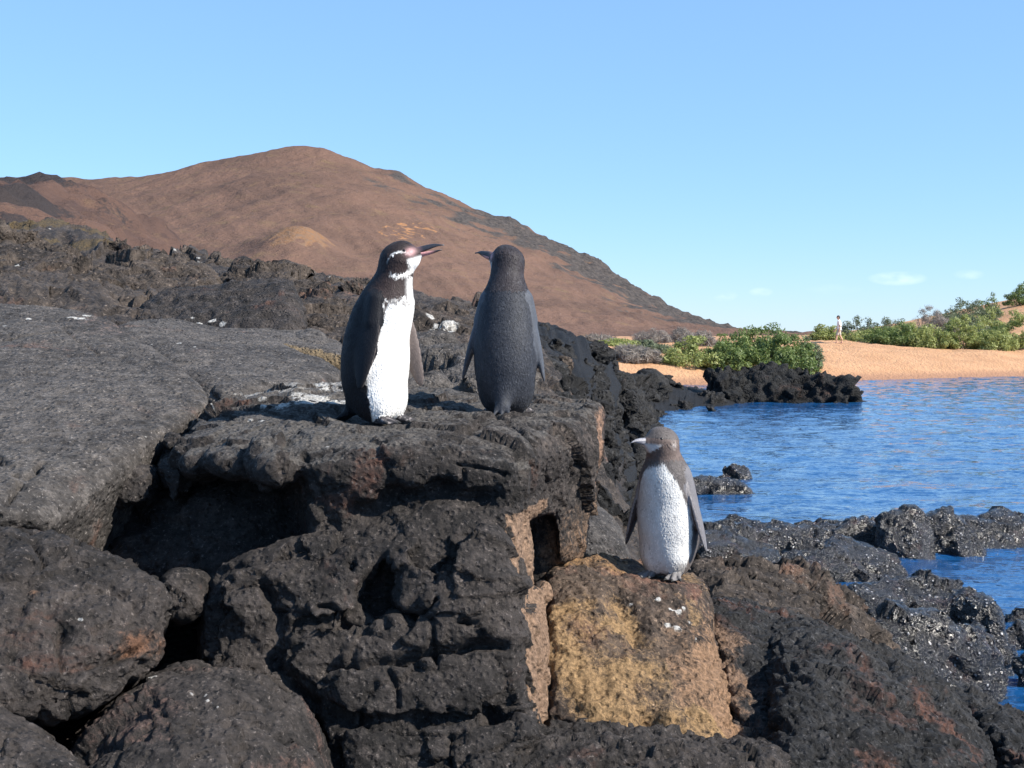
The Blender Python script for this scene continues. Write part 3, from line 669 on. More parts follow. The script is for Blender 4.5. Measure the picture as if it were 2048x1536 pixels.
# right-hand lava slope
rock('pitted black lava wedge between the ochre step and a deep crack', [hull([(1392, 1180, 4.0), (1480, 1198, 4.3), (1600, 1235, 4.35), (1432, 1330, 3.62), (1590, 1305, 3.78), (1475, 1450, 3.3), (1590, 1450, 3.38), (1490, 1660, 3.05), (1610, 1660, 3.1),
     (1400, 1320, 4.8), (1610, 1320, 4.8), (1500, 1660, 4.5)], k=.025)], M_DARK, PI, cracks=[([(1500, 1300), (1520, 1380)], 20, .03)], tint=lambda V, N, q, c: fill_tint(V, N, c, np.clip(sstep(-V[:, 0] + .12 * perlin(V * 6), -.66, -.50) * .8, 0, 1), (.26, .165, .11)))
def tint_red(V, N, q, cols):
    w = np.clip(.1 + 1.9 * fbm(V * 2.0 + 31, 3), 0, 1) * sstep(-V[:, 2], -1.62, -1.25)
    fill_tint(V, N, cols, w * .6, (.15, .072, .05))
rock('large pitted black lava rock with rusty patches right of the deep crack', [hull([(1500, 1203, 4.3), (1650, 1243, 4.4), (1800, 1310, 4.3), (1900, 1353, 4.1), (1572, 1300, 3.60), (1650, 1300, 3.5), (1566, 1400, 3.2), (1572, 1640, 2.85), (1950, 1455, 3.55), (1985, 1530, 3.25), (2010, 1660, 3.1),
     (1650, 1350, 5.0), (1900, 1480, 4.9), (1600, 1640, 4.6), (2010, 1680, 4.4)], k=.03)], M_DARK, PI, h=.0145, tint=tint_red, cracks=[([(1780, 1310), (1800, 1350)], 12, .03), ([(1700, 1500), (1850, 1530)], 8, .015)])
rock('pitted black lava rock beyond the dark gap, sloping to the sea', [hull([(1880, 1345, 4.6), (2060, 1428, 4.4), (2200, 1490, 4.4), (1960, 1420, 4.1), (2060, 1540, 3.7), (2220, 1720, 3.5), (1985, 1700, 3.7), (1950, 1500, 5.4), (2200, 1560, 5.4), (2100, 1800, 5.2)], k=.03)], M_DARK, PI)
rock('dark lava ledge with rusty edge at the foot of the ochre step', [hull([(1060, 1425, 3.12), (1250, 1472, 3.05), (1430, 1470, 3.08), (1565, 1500, 2.98), (1590, 1680, 2.75), (860, 1680, 2.7), (960, 1470, 2.96), (1000, 1440, 3.6), (1560, 1500, 3.6), (1560, 1700, 3.6), (900, 1700, 3.6)], k=.02)],
     M_ROUGH, PI, tint=tint_red, cracks=[([(1200, 1510), (1300, 1500)], 10, .03)])

# left slabs
def tint_slab(V, N, q, cols):
    w = np.clip(.2 + 1.6 * fbm(V * [1.2, 1.2, 1.2] + 14, 3), 0, 1) * sstep(V[:, 1], 3.6, 5.2)
    fill_tint(V, N, cols, w * .5, (.20, .135, .115))
rock('great smooth weathered grey slab sloping up beside the penguin block', [hull([(-260, 590, 5.8), (0, 607, 5.6), (130, 614, 5.6), (226, 642, 5.4), (325, 706, 4.85), (412, 768, 4.3), (418, 795, 4.1), (340, 855, 3.72), (230, 935, 3.4), (115, 1048, 3.02), (0, 1035, 2.92), (-250, 1030, 2.85),
     (60, 1190, 3.15), (-250, 1200, 3.0), (230, 1110, 3.6), (400, 960, 4.3), (-260, 900, 5.8), (300, 900, 5.4)], k=.014)], M_SLAB, SM, h=.0190, tint=tint_slab,
     cracks=[([(-20, 895), (22, 930), (50, 955)], 5, .035), ([(50, 955), (66, 938), (80, 912)], 6, .035), ([(50, 955), (25, 990), (-5, 1025)], 6, .035), ([(0, 672), (60, 665), (130, 660)], 5, .02), ([(120, 650), (180, 690), (200, 705)], 4, .015)],
     spots=[(150, 624, 12), (165, 626, 12), (180, 620, 9), (60, 626, 6), (10, 640, 6), (300, 865, 4)])
rock('flat grey slab behind the crack, between the big slab and the block', [hull(deep([(236, 640, 5.7), (330, 640, 6.2), (440, 665, 6.1), (560, 695, 5.8), (690, 742, 5.0), (610, 765, 4.65), (445, 798, 4.3), (428, 768, 4.5), (330, 690, 5.15), (228, 656, 5.55)], .35), k=.015, raw=True)], M_SLAB, SM,
     cracks=[([(420, 772), (432, 800)], 4, .02)], spots=[(360, 675, 6), (385, 682, 5), (300, 678, 4), (450, 708, 4), (480, 715, 5), (540, 715, 4)])
def tint_tan(V, N, q, cols):
    w = sstep(-N[:, 1], .3, .7) * .7
    fill_tint(V, N, cols, w, (.27, .20, .12))
rock('thin tilted slab with a tan broken front edge', [hull(deep([(378, 662, 6.35), (480, 655, 6.7), (600, 652, 6.8), (690, 690, 6.3), (700, 712, 5.9), (560, 690, 5.95), (450, 676, 6.05)], .16), k=.012, raw=True)], M_SLAB, SM, tint=tint_tan)
rock('dark hump of lava with one pale straight edge, behind the slabs', [hull([(250, 650, 6.9), (330, 594, 7.3), (450, 575, 7.5), (560, 562, 7.35), (576, 560, 7.2), (604, 645, 6.62), (580, 672, 6.5), (400, 665, 6.6), (250, 700, 7.2), (600, 740, 7.2), (330, 600, 8.2), (570, 570, 8.2), (600, 720, 8.0)], k=.018)],
     M_ROUGH, [('f', 2.6, .04), ('r', 6, .02), ('b', 14, .014), ('n', 40, .006)], spots=[(420, 630, 9), (400, 637, 8), (440, 640, 8), (385, 625, 6)])
for lab, pts in [('broad tilted lava slab at the left end of the ridge slope', [(-120, 545, 8.2), (-40, 512, 9.0), (120, 506, 9.2), (225, 530, 8.8), (240, 566, 8.0), (100, 590, 7.4), (-80, 585, 7.4)]),
                 ('long fractured slab below the lichen on the ridge', [(150, 520, 9.6), (300, 512, 10.2), (420, 540, 9.8), (430, 566, 9.0), (300, 572, 8.6), (180, 556, 8.8)]),
                 ('slab leaning on the ridge behind the dark hump', [(440, 545, 10.2), (560, 540, 10.6), (660, 570, 10.0), (650, 600, 9.2), (540, 592, 9.2)]),
                 ('low worn slab between the ridge and the open-billed penguin', [(590, 610, 8.2), (680, 600, 8.8), (760, 622, 8.6), (780, 655, 7.8), (690, 672, 7.2), (610, 650, 7.4)]),
                 ('broken slab stained white behind the two penguins', [(820, 640, 8.6), (900, 622, 9.2), (990, 645, 9.0), (1010, 690, 8.0), (920, 705, 7.4), (830, 680, 7.8)]),
                 ('grey slab tucked behind the two penguins feet', [(700, 720, 5.6), (820, 690, 6.4), (960, 715, 6.2), (1060, 760, 5.6), (960, 790, 5.0), (780, 765, 5.0)])]:
    rock(lab, [hull(deep(pts, .45), k=.02, raw=True)], M_RIDGE if 'grey' not in lab else M_SLAB, [('f', 1.6, .04), ('q', 2.4, .05), ('q', 7, .018), ('r', 14, .009), ('n', 34, .008)], h=.032, spots=[(890, 634, 28), (915, 645, 20), (870, 628, 12)] if 'white' in lab else [(700, 660, 8)])
rock('rounded grey stone at the foot of the pale straight edge', [hull([(560, 700, 6.1), (585, 665, 6.3), (625, 648, 6.4), (645, 655, 6.35), (668, 694, 6.1), (640, 712, 6.0), (580, 715, 6.0), (580, 700, 6.8), (650, 700, 6.8), (620, 655, 6.7), (610, 760, 6.4)], k=.03)], M_SLAB, SM)

# lower left boulders
def tint_rust(V, N, q, cols):
    d = np.exp(-(((q[:, 0] - 285) / 60) ** 2 + ((q[:, 1] - 1285) / 38) ** 2)); fill_tint(V, N, cols, d * .8, (.20, .105, .065))
    d = np.exp(-(((q[:, 0] - 70) / 22) ** 2 + ((q[:, 1] - 1175) / 14) ** 2)); fill_tint(V, N, cols, d * .6, (.20, .12, .08))
rock('blocky dark boulder with a rusty corner, under the grey slab', [hull([(-200, 1040, 2.85), (0, 1045, 2.86), (45, 1038, 2.9), (200, 1098, 2.95), (315, 1145, 2.88), (340, 1225, 2.78), (328, 1300, 2.74), (190, 1330, 2.66), (160, 1420, 2.58), (-20, 1420, 2.5), (-200, 1420, 2.48), (100, 1210, 2.66),
     (-200, 1060, 3.5), (200, 1120, 3.5), (320, 1200, 3.4), (250, 1400, 3.3), (-200, 1500, 3.3)], k=.012)], M_ROUGH, ME + [('c', 3.4, .012)], tint=tint_rust, cracks=[([(120, 1230), (122, 1330)], 8, .02), ([(100, 1215), (130, 1260)], 18, .025), ([(185, 1335), (290, 1300), (330, 1290)], 7, .03), ([(0, 1180), (90, 1200), (200, 1170), (330, 1185)], 4, .02), ([(60, 1060), (90, 1110), (70, 1180)], 4, .02), ([(230, 1250), (330, 1245)], 4, .015)],
     spots=[(163, 1228, 6)])
rock('large domed dark boulder at the foot of the outcrop', [hull([(190, 1370, 2.62), (250, 1325, 2.66), (340, 1292, 2.70), (440, 1282, 2.72), (540, 1300, 2.72), (610, 1350, 2.70), (650, 1440, 2.66), (690, 1640, 2.55), (80, 1660, 2.32), (120, 1480, 2.44), (300, 1400, 2.46), (480, 1400, 2.48), (560, 1500, 2.46), (300, 1660, 2.3), (560, 1660, 2.34),
     (250, 1350, 3.2), (600, 1380, 3.2), (400, 1300, 3.2), (650, 1660, 3.2), (100, 1660, 3.1)], k=.05)], M_ROUGH, ME + [('c', 4.5, .010)], tint=lambda V, N, q, c: fill_tint(V, N, c, np.clip(1.4 * fbm(V * 4 + 3, 3), 0, .45), (.14, .085, .07)),
     cracks=[([(250, 1400), (330, 1420), (470, 1400), (560, 1440)], 4, .018), ([(470, 1400), (500, 1480), (480, 1560)], 4, .018)], spots=[(300, 1343, 6), (312, 1340, 5), (405, 1382, 6), (420, 1390, 5), (432, 1403, 5), (390, 1378, 4)])
rock('dark boulder in the corner below the blocky boulder', [hull([(-200, 1405, 2.4), (0, 1418, 2.38), (90, 1450, 2.38), (130, 1480, 2.36), (200, 1560, 2.3), (230, 1700, 2.2), (-200, 1700, 2.1), (-200, 1450, 2.9), (150, 1560, 2.9), (200, 1700, 2.9)], k=.02)], M_ROUGH, ME)
rock('small angular stone wedged between the blocky boulder and the crags', [hull([(330, 1156, 3.16), (368, 1140, 3.2), (410, 1164, 3.2), (404, 1204, 3.14), (372, 1232, 3.10), (332, 1210, 3.10), (336, 1160, 3.4), (412, 1170, 3.4), (370, 1250, 3.4)], k=.006)], M_ROUGH, ME)
rock('knobby dark stone at the lip of the shaded hollow, beside the slab', [hull([(218, 960, 3.42), (240, 930, 3.46), (290, 920, 3.5), (312, 945, 3.46), (308, 985, 3.42), (280, 1012, 3.40), (240, 1020, 3.40), (212, 995, 3.42), (240, 940, 3.8), (320, 930, 3.8), (320, 1020, 3.8), (220, 1030, 3.8)], k=.010)], M_ROUGH, ME, h=.011)
rock('pointed dark stone hanging over the shaded hollow', [hull([(312, 925, 3.46), (345, 905, 3.5), (388, 908, 3.5), (378, 950, 3.46), (352, 1012, 3.44), (330, 980, 3.44), (312, 950, 3.46), (312, 915, 3.8), (390, 905, 3.8), (360, 1000, 3.7)], k=.008)], M_ROUGH, ME, h=.011)
rock('fist-sized stone in the crack above the shaded hollow', [hull([(322, 880, 3.58), (340, 860, 3.62), (364, 868, 3.62), (362, 898, 3.58), (335, 906, 3.56), (340, 880, 3.75), (366, 890, 3.75)], k=.008)], M_ROUGH, ME, h=.011)
WETR = [('f', 1.2, .05), ('q', 1.7, .055), ('q', 5, .026), ('r', 10, .014), ('n', 22, .012)]

# wet rocks in the sea
def sea(pts, Yb, depth=.5):
    """a rock that rises from the water: its top points, and its foot below the surface"""
    top = [P(*p) for p in pts]; out = list(top)
    for p in top: out.append(np.array([p[0] + (p[0] - np.mean([t[0] for t in top])) * .30, p[1], -depth])); out.append(np.array([p[0], Yb, -depth]))
    return hull(out, k=.03, raw=True)
G = None
BROWN = [('f', 1.6, .06), ('q', 2.6, .06), ('q', 7, .03), ('r', 14, .02), ('n', 28, .016)]
rock('dull brown-black rocks sloping to the sea beyond the pitted lava', [sea([(1390, 1138, 6.8), (1500, 1128, 7.6), (1600, 1138, 8.0), (1680, 1172, 8.0), (1740, 1262, 7.2), (1600, 1262, 6.0), (1420, 1200, 5.4)], 5.2)], M_RIDGE, BROWN, h=.036)
rock('barnacled mound glittering wet in front of the long reef', [sea([(1700, 1185, 9.4), (1760, 1152, 9.8), (1830, 1146, 10), (1920, 1165, 10), (1965, 1200, 9.6)], 9.2)], M_WET, WETR, h=.035)
rock('black wet shoulder at the seaward end of the glittering mound', [sea([(1880, 1192, 9.6), (1930, 1178, 9.8), (1975, 1196, 9.6), (1998, 1228, 9.3)], 9.2)], M_WET, WETR, h=.035)
rock('low wet barnacle ledge below the glittering mound', [sea([(1690, 1230, 8.2), (1760, 1222, 8.6), (1860, 1236, 8.8), (1950, 1248, 8.8), (1990, 1285, 8.7), (1850, 1290, 8.6)], 8.4)], M_WET, WETR, h=.035)
rock('small wet rock at the sea beside the barnacle ledge', [sea([(1962, 1242, 9.9), (2000, 1228, 10), (2060, 1232, 10.1), (2110, 1250, 10)], 9.7)], M_WET, WETR, h=.035)
rock('lone black wet rock in the near channel', [sea([(2030, 1285, 8.9), (2070, 1272, 9), (2130, 1290, 9)], 8.7)], M_WET, WETR, h=.035)
rock('low wet rock awash beside the small wet rock', [sea([(1990, 1205, 10.9), (2030, 1194, 11), (2090, 1200, 11)], 10.8)], M_WET, WETR, h=.04)
rock('rounded wet hump at the landward end of the long reef', [sea([(1395, 1052, 15.2), (1440, 1024, 15.4), (1490, 1020, 15.4), (1545, 1034, 15.2), (1590, 1062, 15)], 14.5)], M_WET, WETR, h=.05)
rock('wet reef rock between the rounded hump and the low saddle', [sea([(1520, 1058, 14.6), (1580, 1046, 14.8), (1640, 1046, 14.8), (1672, 1066, 14.6)], 14.1)], M_WET, WETR, h=.05)
rock('sloping wet reef rock rising to the square block', [sea([(1655, 1058, 14.6), (1700, 1043, 14.8), (1752, 1034, 14.8), (1775, 1062, 14.6)], 14.1)], M_WET, WETR, h=.05)
rock('tall square wet block of the reef with a black shaded side', [sea([(1762, 1030, 14.3), (1800, 1022, 14.5), (1836, 1023, 14.5), (1852, 1040, 14.3), (1850, 1060, 14.1)], 13.9)], M_WET, WETR, h=.05)
rock('wide wet barnacled reef block seaward of the tall square one', [sea([(1850, 1028, 14.6), (1880, 1027, 14.8), (1920, 1028, 14.8), (1955, 1046, 14.4)], 14.0)], M_WET, WETR, h=.05)
rock('outermost wet reef block running into the open water', [sea([(1950, 1036, 15.2), (1990, 1029, 15.6), (2050, 1030, 15.8), (2150, 1030, 16), (2230, 1050, 16)], 14.6)], M_WET, WETR, h=.05)
rock('long low wet reef ledge that the reef blocks rise from', [sea([(1400, 1062, 14.9), (1480, 1050, 15.2), (1650, 1056, 15.0), (1760, 1044, 14.9), (1860, 1040, 14.9), (1960, 1042, 15.2), (2100, 1046, 15.6), (2300, 1056, 15.8)], 14.2)], M_WET, WETR, h=.055)
rock('broad barnacled shelf along the front of the reef', [sea([(1540, 1105, 12.6), (1620, 1088, 13.2), (1720, 1090, 13.2), (1790, 1108, 13.0), (1800, 1126, 12.8)], 12.3)], M_WET, WETR, h=.045)
rock('dark barnacled rock at the landward side of the shelf', [sea([(1380, 1068, 12.6), (1440, 1052, 13.2), (1520, 1064, 13.2), (1560, 1100, 12.6), (1420, 1120, 11.8)], 11.4)], M_WET, WETR, h=.045)
rock('small rounded islet of wet lava in the channel behind the lone penguin', [sea([(1425, 942, 21.8), (1455, 928, 22), (1485, 930, 22), (1505, 945, 21.8)], 21.3)], M_WET, WETR, h=.06)
rock('low wet lava spit in the channel, nearer than the rounded islet', [sea([(1340, 950, 19.8), (1390, 945, 20), (1440, 955, 20), (1490, 972, 19.8)], 19.4)], M_WET, WETR, h=.06)
rock('tiny wet rock awash by the foot of the shore cliff', [sea([(1215, 1008, 17.6), (1240, 998, 17.8), (1275, 1004, 17.8), (1290, 1016, 17.6)], 17.3)], M_WET, WETR, h=.05)
rock('wet rock at the foot of the shore cliff behind the tall column', [sea([(1185, 985, 18.2), (1225, 972, 18.5), (1265, 985, 18.4)], 18.0)], M_WET, WETR, h=.05)
CLIFF = [('f', 1.4, .09), ('q', 1.8, .11, (1, 1, 1.2)), ('q', 5, .045), ('r', 10, .022), ('n', 22, .018), ('n', 40, .010)]
for lab, sc_, pts in [
        ('black lava cliff rising just behind the tall column', .85, [(1050, 705, 9.6), (1120, 735, 10), (1165, 795, 10.4), (1200, 890, 10.8), (1232, 1040, 11.2), (1195, 1100, 8.6), (1140, 890, 8.2), (1080, 790, 8.4)]),
        ('black lava cliff with the dark recess, above the tiny awash rocks', 1.1, [(1110, 692, 13), (1172, 718, 14), (1215, 795, 14.8), (1252, 925, 15.5), (1278, 1055, 15.8), (1240, 1080, 13), (1190, 880, 12.4)]),
        ('black lava shore rock halfway along the cliff', 1.6, [(1165, 716, 19), (1212, 768, 21), (1256, 856, 23), (1288, 925, 24), (1296, 980, 21), (1245, 930, 18), (1200, 820, 18)]),
        ('black lava shore rock before the bend of the bay', 2.2, [(1185, 730, 29), (1225, 760, 32), (1266, 808, 35), (1296, 842, 36), (1298, 876, 31), (1256, 850, 28.5), (1215, 790, 28.5)]),
        ('black lava point at the bend of the bay', 2.8, [(1190, 742, 39), (1245, 752, 43), (1300, 764, 46), (1350, 778, 46.5), (1320, 812, 44), (1255, 814, 40)])]:
    rock(lab, [hull(deep(pts, .9 * sc_), k=.04 * sc_, raw=True)], M_SHORE, CLIFF, h=.050 * sc_ ** 1.1, scale=sc_)
FARR = [('f', .5, .20), ('q', .9, .20), ('q', 2.2, .10), ('b', 3.5, .09), ('n', 8, .05)]
rock('craggy black lava islet off the sandy beach', [sea([(1412, 765, 46), (1432, 738, 46.5), (1470, 728, 47), (1530, 726, 47), (1580, 730, 47), (1600, 762, 46)], 45.2), sea([(1560, 740, 46.6), (1590, 728, 46.8), (1620, 738, 46.8), (1660, 748, 46.5), (1700, 760, 46), (1722, 784, 45.8)], 45.2)], M_FAR, FARR, h=.13, k=.2)
rock('low black lava point reaching from the shore to the islet', [sea([(1290, 772, 46.5), (1340, 776, 46.5), (1390, 784, 46.3), (1440, 794, 46)], 45.4)], M_FAR, FARR, h=.13, k=.2)

# ------------------------------------------------------------------ scattered boulders (shared meshes)
def lone_stone(seed, mat, relief, flat=.75):
    rs = np.random.RandomState(seed); pts = rs.normal(size=(13, 3)); pts /= np.linalg.norm(pts, axis=1)[:, None]; pts *= np.array([.5, .5, .5 * flat]) * (.8 + .4 * rs.rand(13, 1))
    V, Q = solid([hull(pts, k=.03, raw=True)], h=.05, k=.02, pad=.12, it=1, sub=1)
    V = V + normals(V, Q) * layers(V + seed * 3.7, relief)[:, None]
    return mesh_obj('lava_boulder', V, Q, mat, cols=np.zeros((len(V), 4), np.float32))
STR = [('f', 1.5, .10), ('q', 2.4, .10, (1, 1, 1.2)), ('q', 6, .04), ('r', 10, .02), ('n', 20, .022), ('n', 34, .014)]
PROTO = {'ridge': [lone_stone(s, M_RIDGE, STR) for s in (1, 2, 3, 4)], 'black': [lone_stone(s, M_SHORE, STR) for s in (5, 6, 7, 8)]}
TAKEN = {'ridge': 0, 'black': 0}
def put_stone(kind, xyz, size, label, group, rs):
    lst = PROTO[kind]; k = TAKEN[kind]; TAKEN[kind] += 1
    o = lst[k % 4]
    if k >= 4: o = o.copy(); COL.objects.link(o)
    o.location = xyz; o.rotation_euler = (rs.uniform(-.5, .5), rs.uniform(-.5, .5), rs.uniform(0, 6.3)); o.scale = [size * rs.uniform(.85, 1.2) for _ in range(3)]
    tag(o, label, 'rock', group)
rs = np.random.RandomState(3)
def shore_at(px, Y):
    x = (px - CX) / F * Y; return np.array([x, Y, ridge_z(np.array([[x]]), np.array([[Y]]))[0, 0]])
n = 0
while n < 60:                                               # cliff and water's edge behind the column
    Y = float(rs.choice([rs.uniform(5.6, 9), rs.uniform(8, 14), rs.uniform(13, 22), rs.uniform(20, 47)])); px = rs.uniform(1090, 1250 if Y < 14 else 1290)
    q = shore_at(px, Y)
    if q[2] < -.05 or q[2] > 2.35: continue
    size = rs.uniform(.30, .68) * (Y / 14) ** .6; q[2] -= size * .22
    where = 'at the foot of the shore cliff' if q[2] < .3 else 'on the shore cliff behind the tall column' if Y < 14 else 'on the far shore cliff above the bay'
    put_stone('black', q, size, 'rough black lava boulder ' + where, 'boulders on the shore cliff', rs); n += 1
n = 0
while n < 22:                                               # foot of the far shore, where it meets the bay
    Y = rs.uniform(33, 47); px = rs.uniform(1235, 1440); q = shore_at(px, Y)
    if q[2] < -.5 or q[2] > .9: continue
    size = rs.uniform(.6, 1.2); q[2] -= size * .12; put_stone('black', q, size, 'rough black lava boulder at the edge of the bay by the islet', 'boulders at the edge of the bay', rs); n += 1
n = 0
while n < 44:                                               # crest behind the slabs
    Y = rs.uniform(7.2, 14); px = rs.uniform(-60, 1120); q = shore_at(px, Y)
    size = rs.uniform(.18, .55) * (Y / 10); q[2] -= size * .22
    where = 'between the slabs and the ridge' if Y < 9.5 else 'on the ridge crest below the cinder hill'
    put_stone('ridge', q, size, ('small' if size < .36 else 'large') + ' rough brown-grey lava boulder ' + where, 'boulders on the ridge', rs); n += 1

# ------------------------------------------------------------------ penguins
t = NT('feathers')
a = t.attr(); fz = t.coord((1, 1, .45))
fn = t.noise(330, 3, fz, rough=.6); fn2 = t.noise(70, 4, fz, rough=.6)
c = t.mix(t.ramp(fn2, .35, .7, 0, .35), a.outputs['Color'], t.mix(.5, a.outputs['Color'], (.30, .26, .25), 'MULTIPLY'))
c = t.mix(t.ramp(fn, .52, .75, 0, .5), c, t.mix(1.0, a.outputs['Color'], (1.9, 1.9, 1.9), 'MULTIPLY'))
M_FEATHER = t.done(c, .55, t.bump(t.math('ADD', fn, t.math('MULTIPLY', fn2, .3)), .0022, .7), Specular_IOR_Level=.18)
M_FEATHER.node_tree.nodes['Principled BSDF'].inputs['Sheen Weight'].default_value = .03
t = NT('horn'); a = t.attr(); M_HORN = t.done(t.mix(t.ramp(t.noise(160, 3), .4, .7, 0, .35), a.outputs['Color'], (.05, .05, .06)), .35, t.bump(t.noise(220, 2), .001, .6))
t = NT('eye'); M_EYE = t.done((.012, .008, .007), .08)

def rotm(yaw, pitch):
    cy, sy, cp, sp = math.cos(yaw), math.sin(yaw), math.cos(pitch), math.sin(pitch)
    Rz = np.array([[cy, -sy, 0], [sy, cy, 0], [0, 0, 1]]); Rx = np.array([[1, 0, 0], [0, cp, -sp], [0, sp, cp]])
    return Rz @ Rx                                           # head frame -> body frame
def loft(rings):
    n = len(rings[0]); V = np.concatenate(rings); Q = []
    for i in range(len(rings) - 1):
        for j in range(n): Q.append((i * n + j, i * n + (j + 1) % n, (i + 1) * n + (j + 1) % n, (i + 1) * n + j))
    m = len(V); V = np.concatenate([V, [rings[0].mean(0), rings[-1].mean(0)]])
    for j in range(0, n):
        Q.append((m, (j + 1) % n, j, j)); Q.append((m + 1, (len(rings) - 1) * n + j, (len(rings) - 1) * n + (j + 1) % n, (len(rings) - 1) * n + (j + 1) % n))
    return V, Q
def poly_obj(name, V, polys, mat, parent, cols=None):
    me = bpy.data.meshes.new(name); me.from_pydata([tuple(v) for v in V], [], [tuple(dict.fromkeys(p)) for p in polys]); me.update()
    me.polygons.foreach_set('use_smooth', np.full(len(me.polygons), True))
    if cols is not None:
        at = me.attributes.new('tint', 'FLOAT_COLOR', 'POINT'); c = np.ones((len(V), 4), np.float32); c[:, :3] = cols; at.data.foreach_set('color', c.ravel())
    me.materials.append(mat); o = bpy.data.objects.new(name, me); COL.objects.link(o); o.parent = parent; return o
def bill_part(L, hb, wb, upper, Rh, H0, open_a=0.0, droop=.007):
    rings = []; n = 14
    for s in np.linspace(0, 1, 12):
        taper = (1 - s) ** .7 * .75 + .25 * (1 - s ** 4); hh = hb * max(taper, .22); ww = wb * max((1 - s) ** .8 * .8 + .2 * (1 - s ** 3), .1)
        th = np.linspace(0, 2 * math.pi, n, endpoint=False)
        x = ww * np.cos(th); z = np.sin(th); z = np.where(z > 0, z * hh, z * hh * .12) if upper else np.where(z < 0, z * hh, z * hh * .12)
        zc = -droop * max(s - .62, 0) ** 2 * 6 if upper else 0.0
        rings.append(np.stack([x, np.full(n, L * s), z + zc], 1))
    V, Q = loft(rings)
    ca, sa = math.cos(open_a), math.sin(open_a); V = np.stack([V[:, 0], V[:, 1] * ca - V[:, 2] * sa, V[:, 1] * sa + V[:, 2] * ca], 1)
    s = np.clip(V[:, 1] / L, 0, 1)
    V = V + np.array([0, .047, -.005]); return V @ Rh.T + H0, Q, s

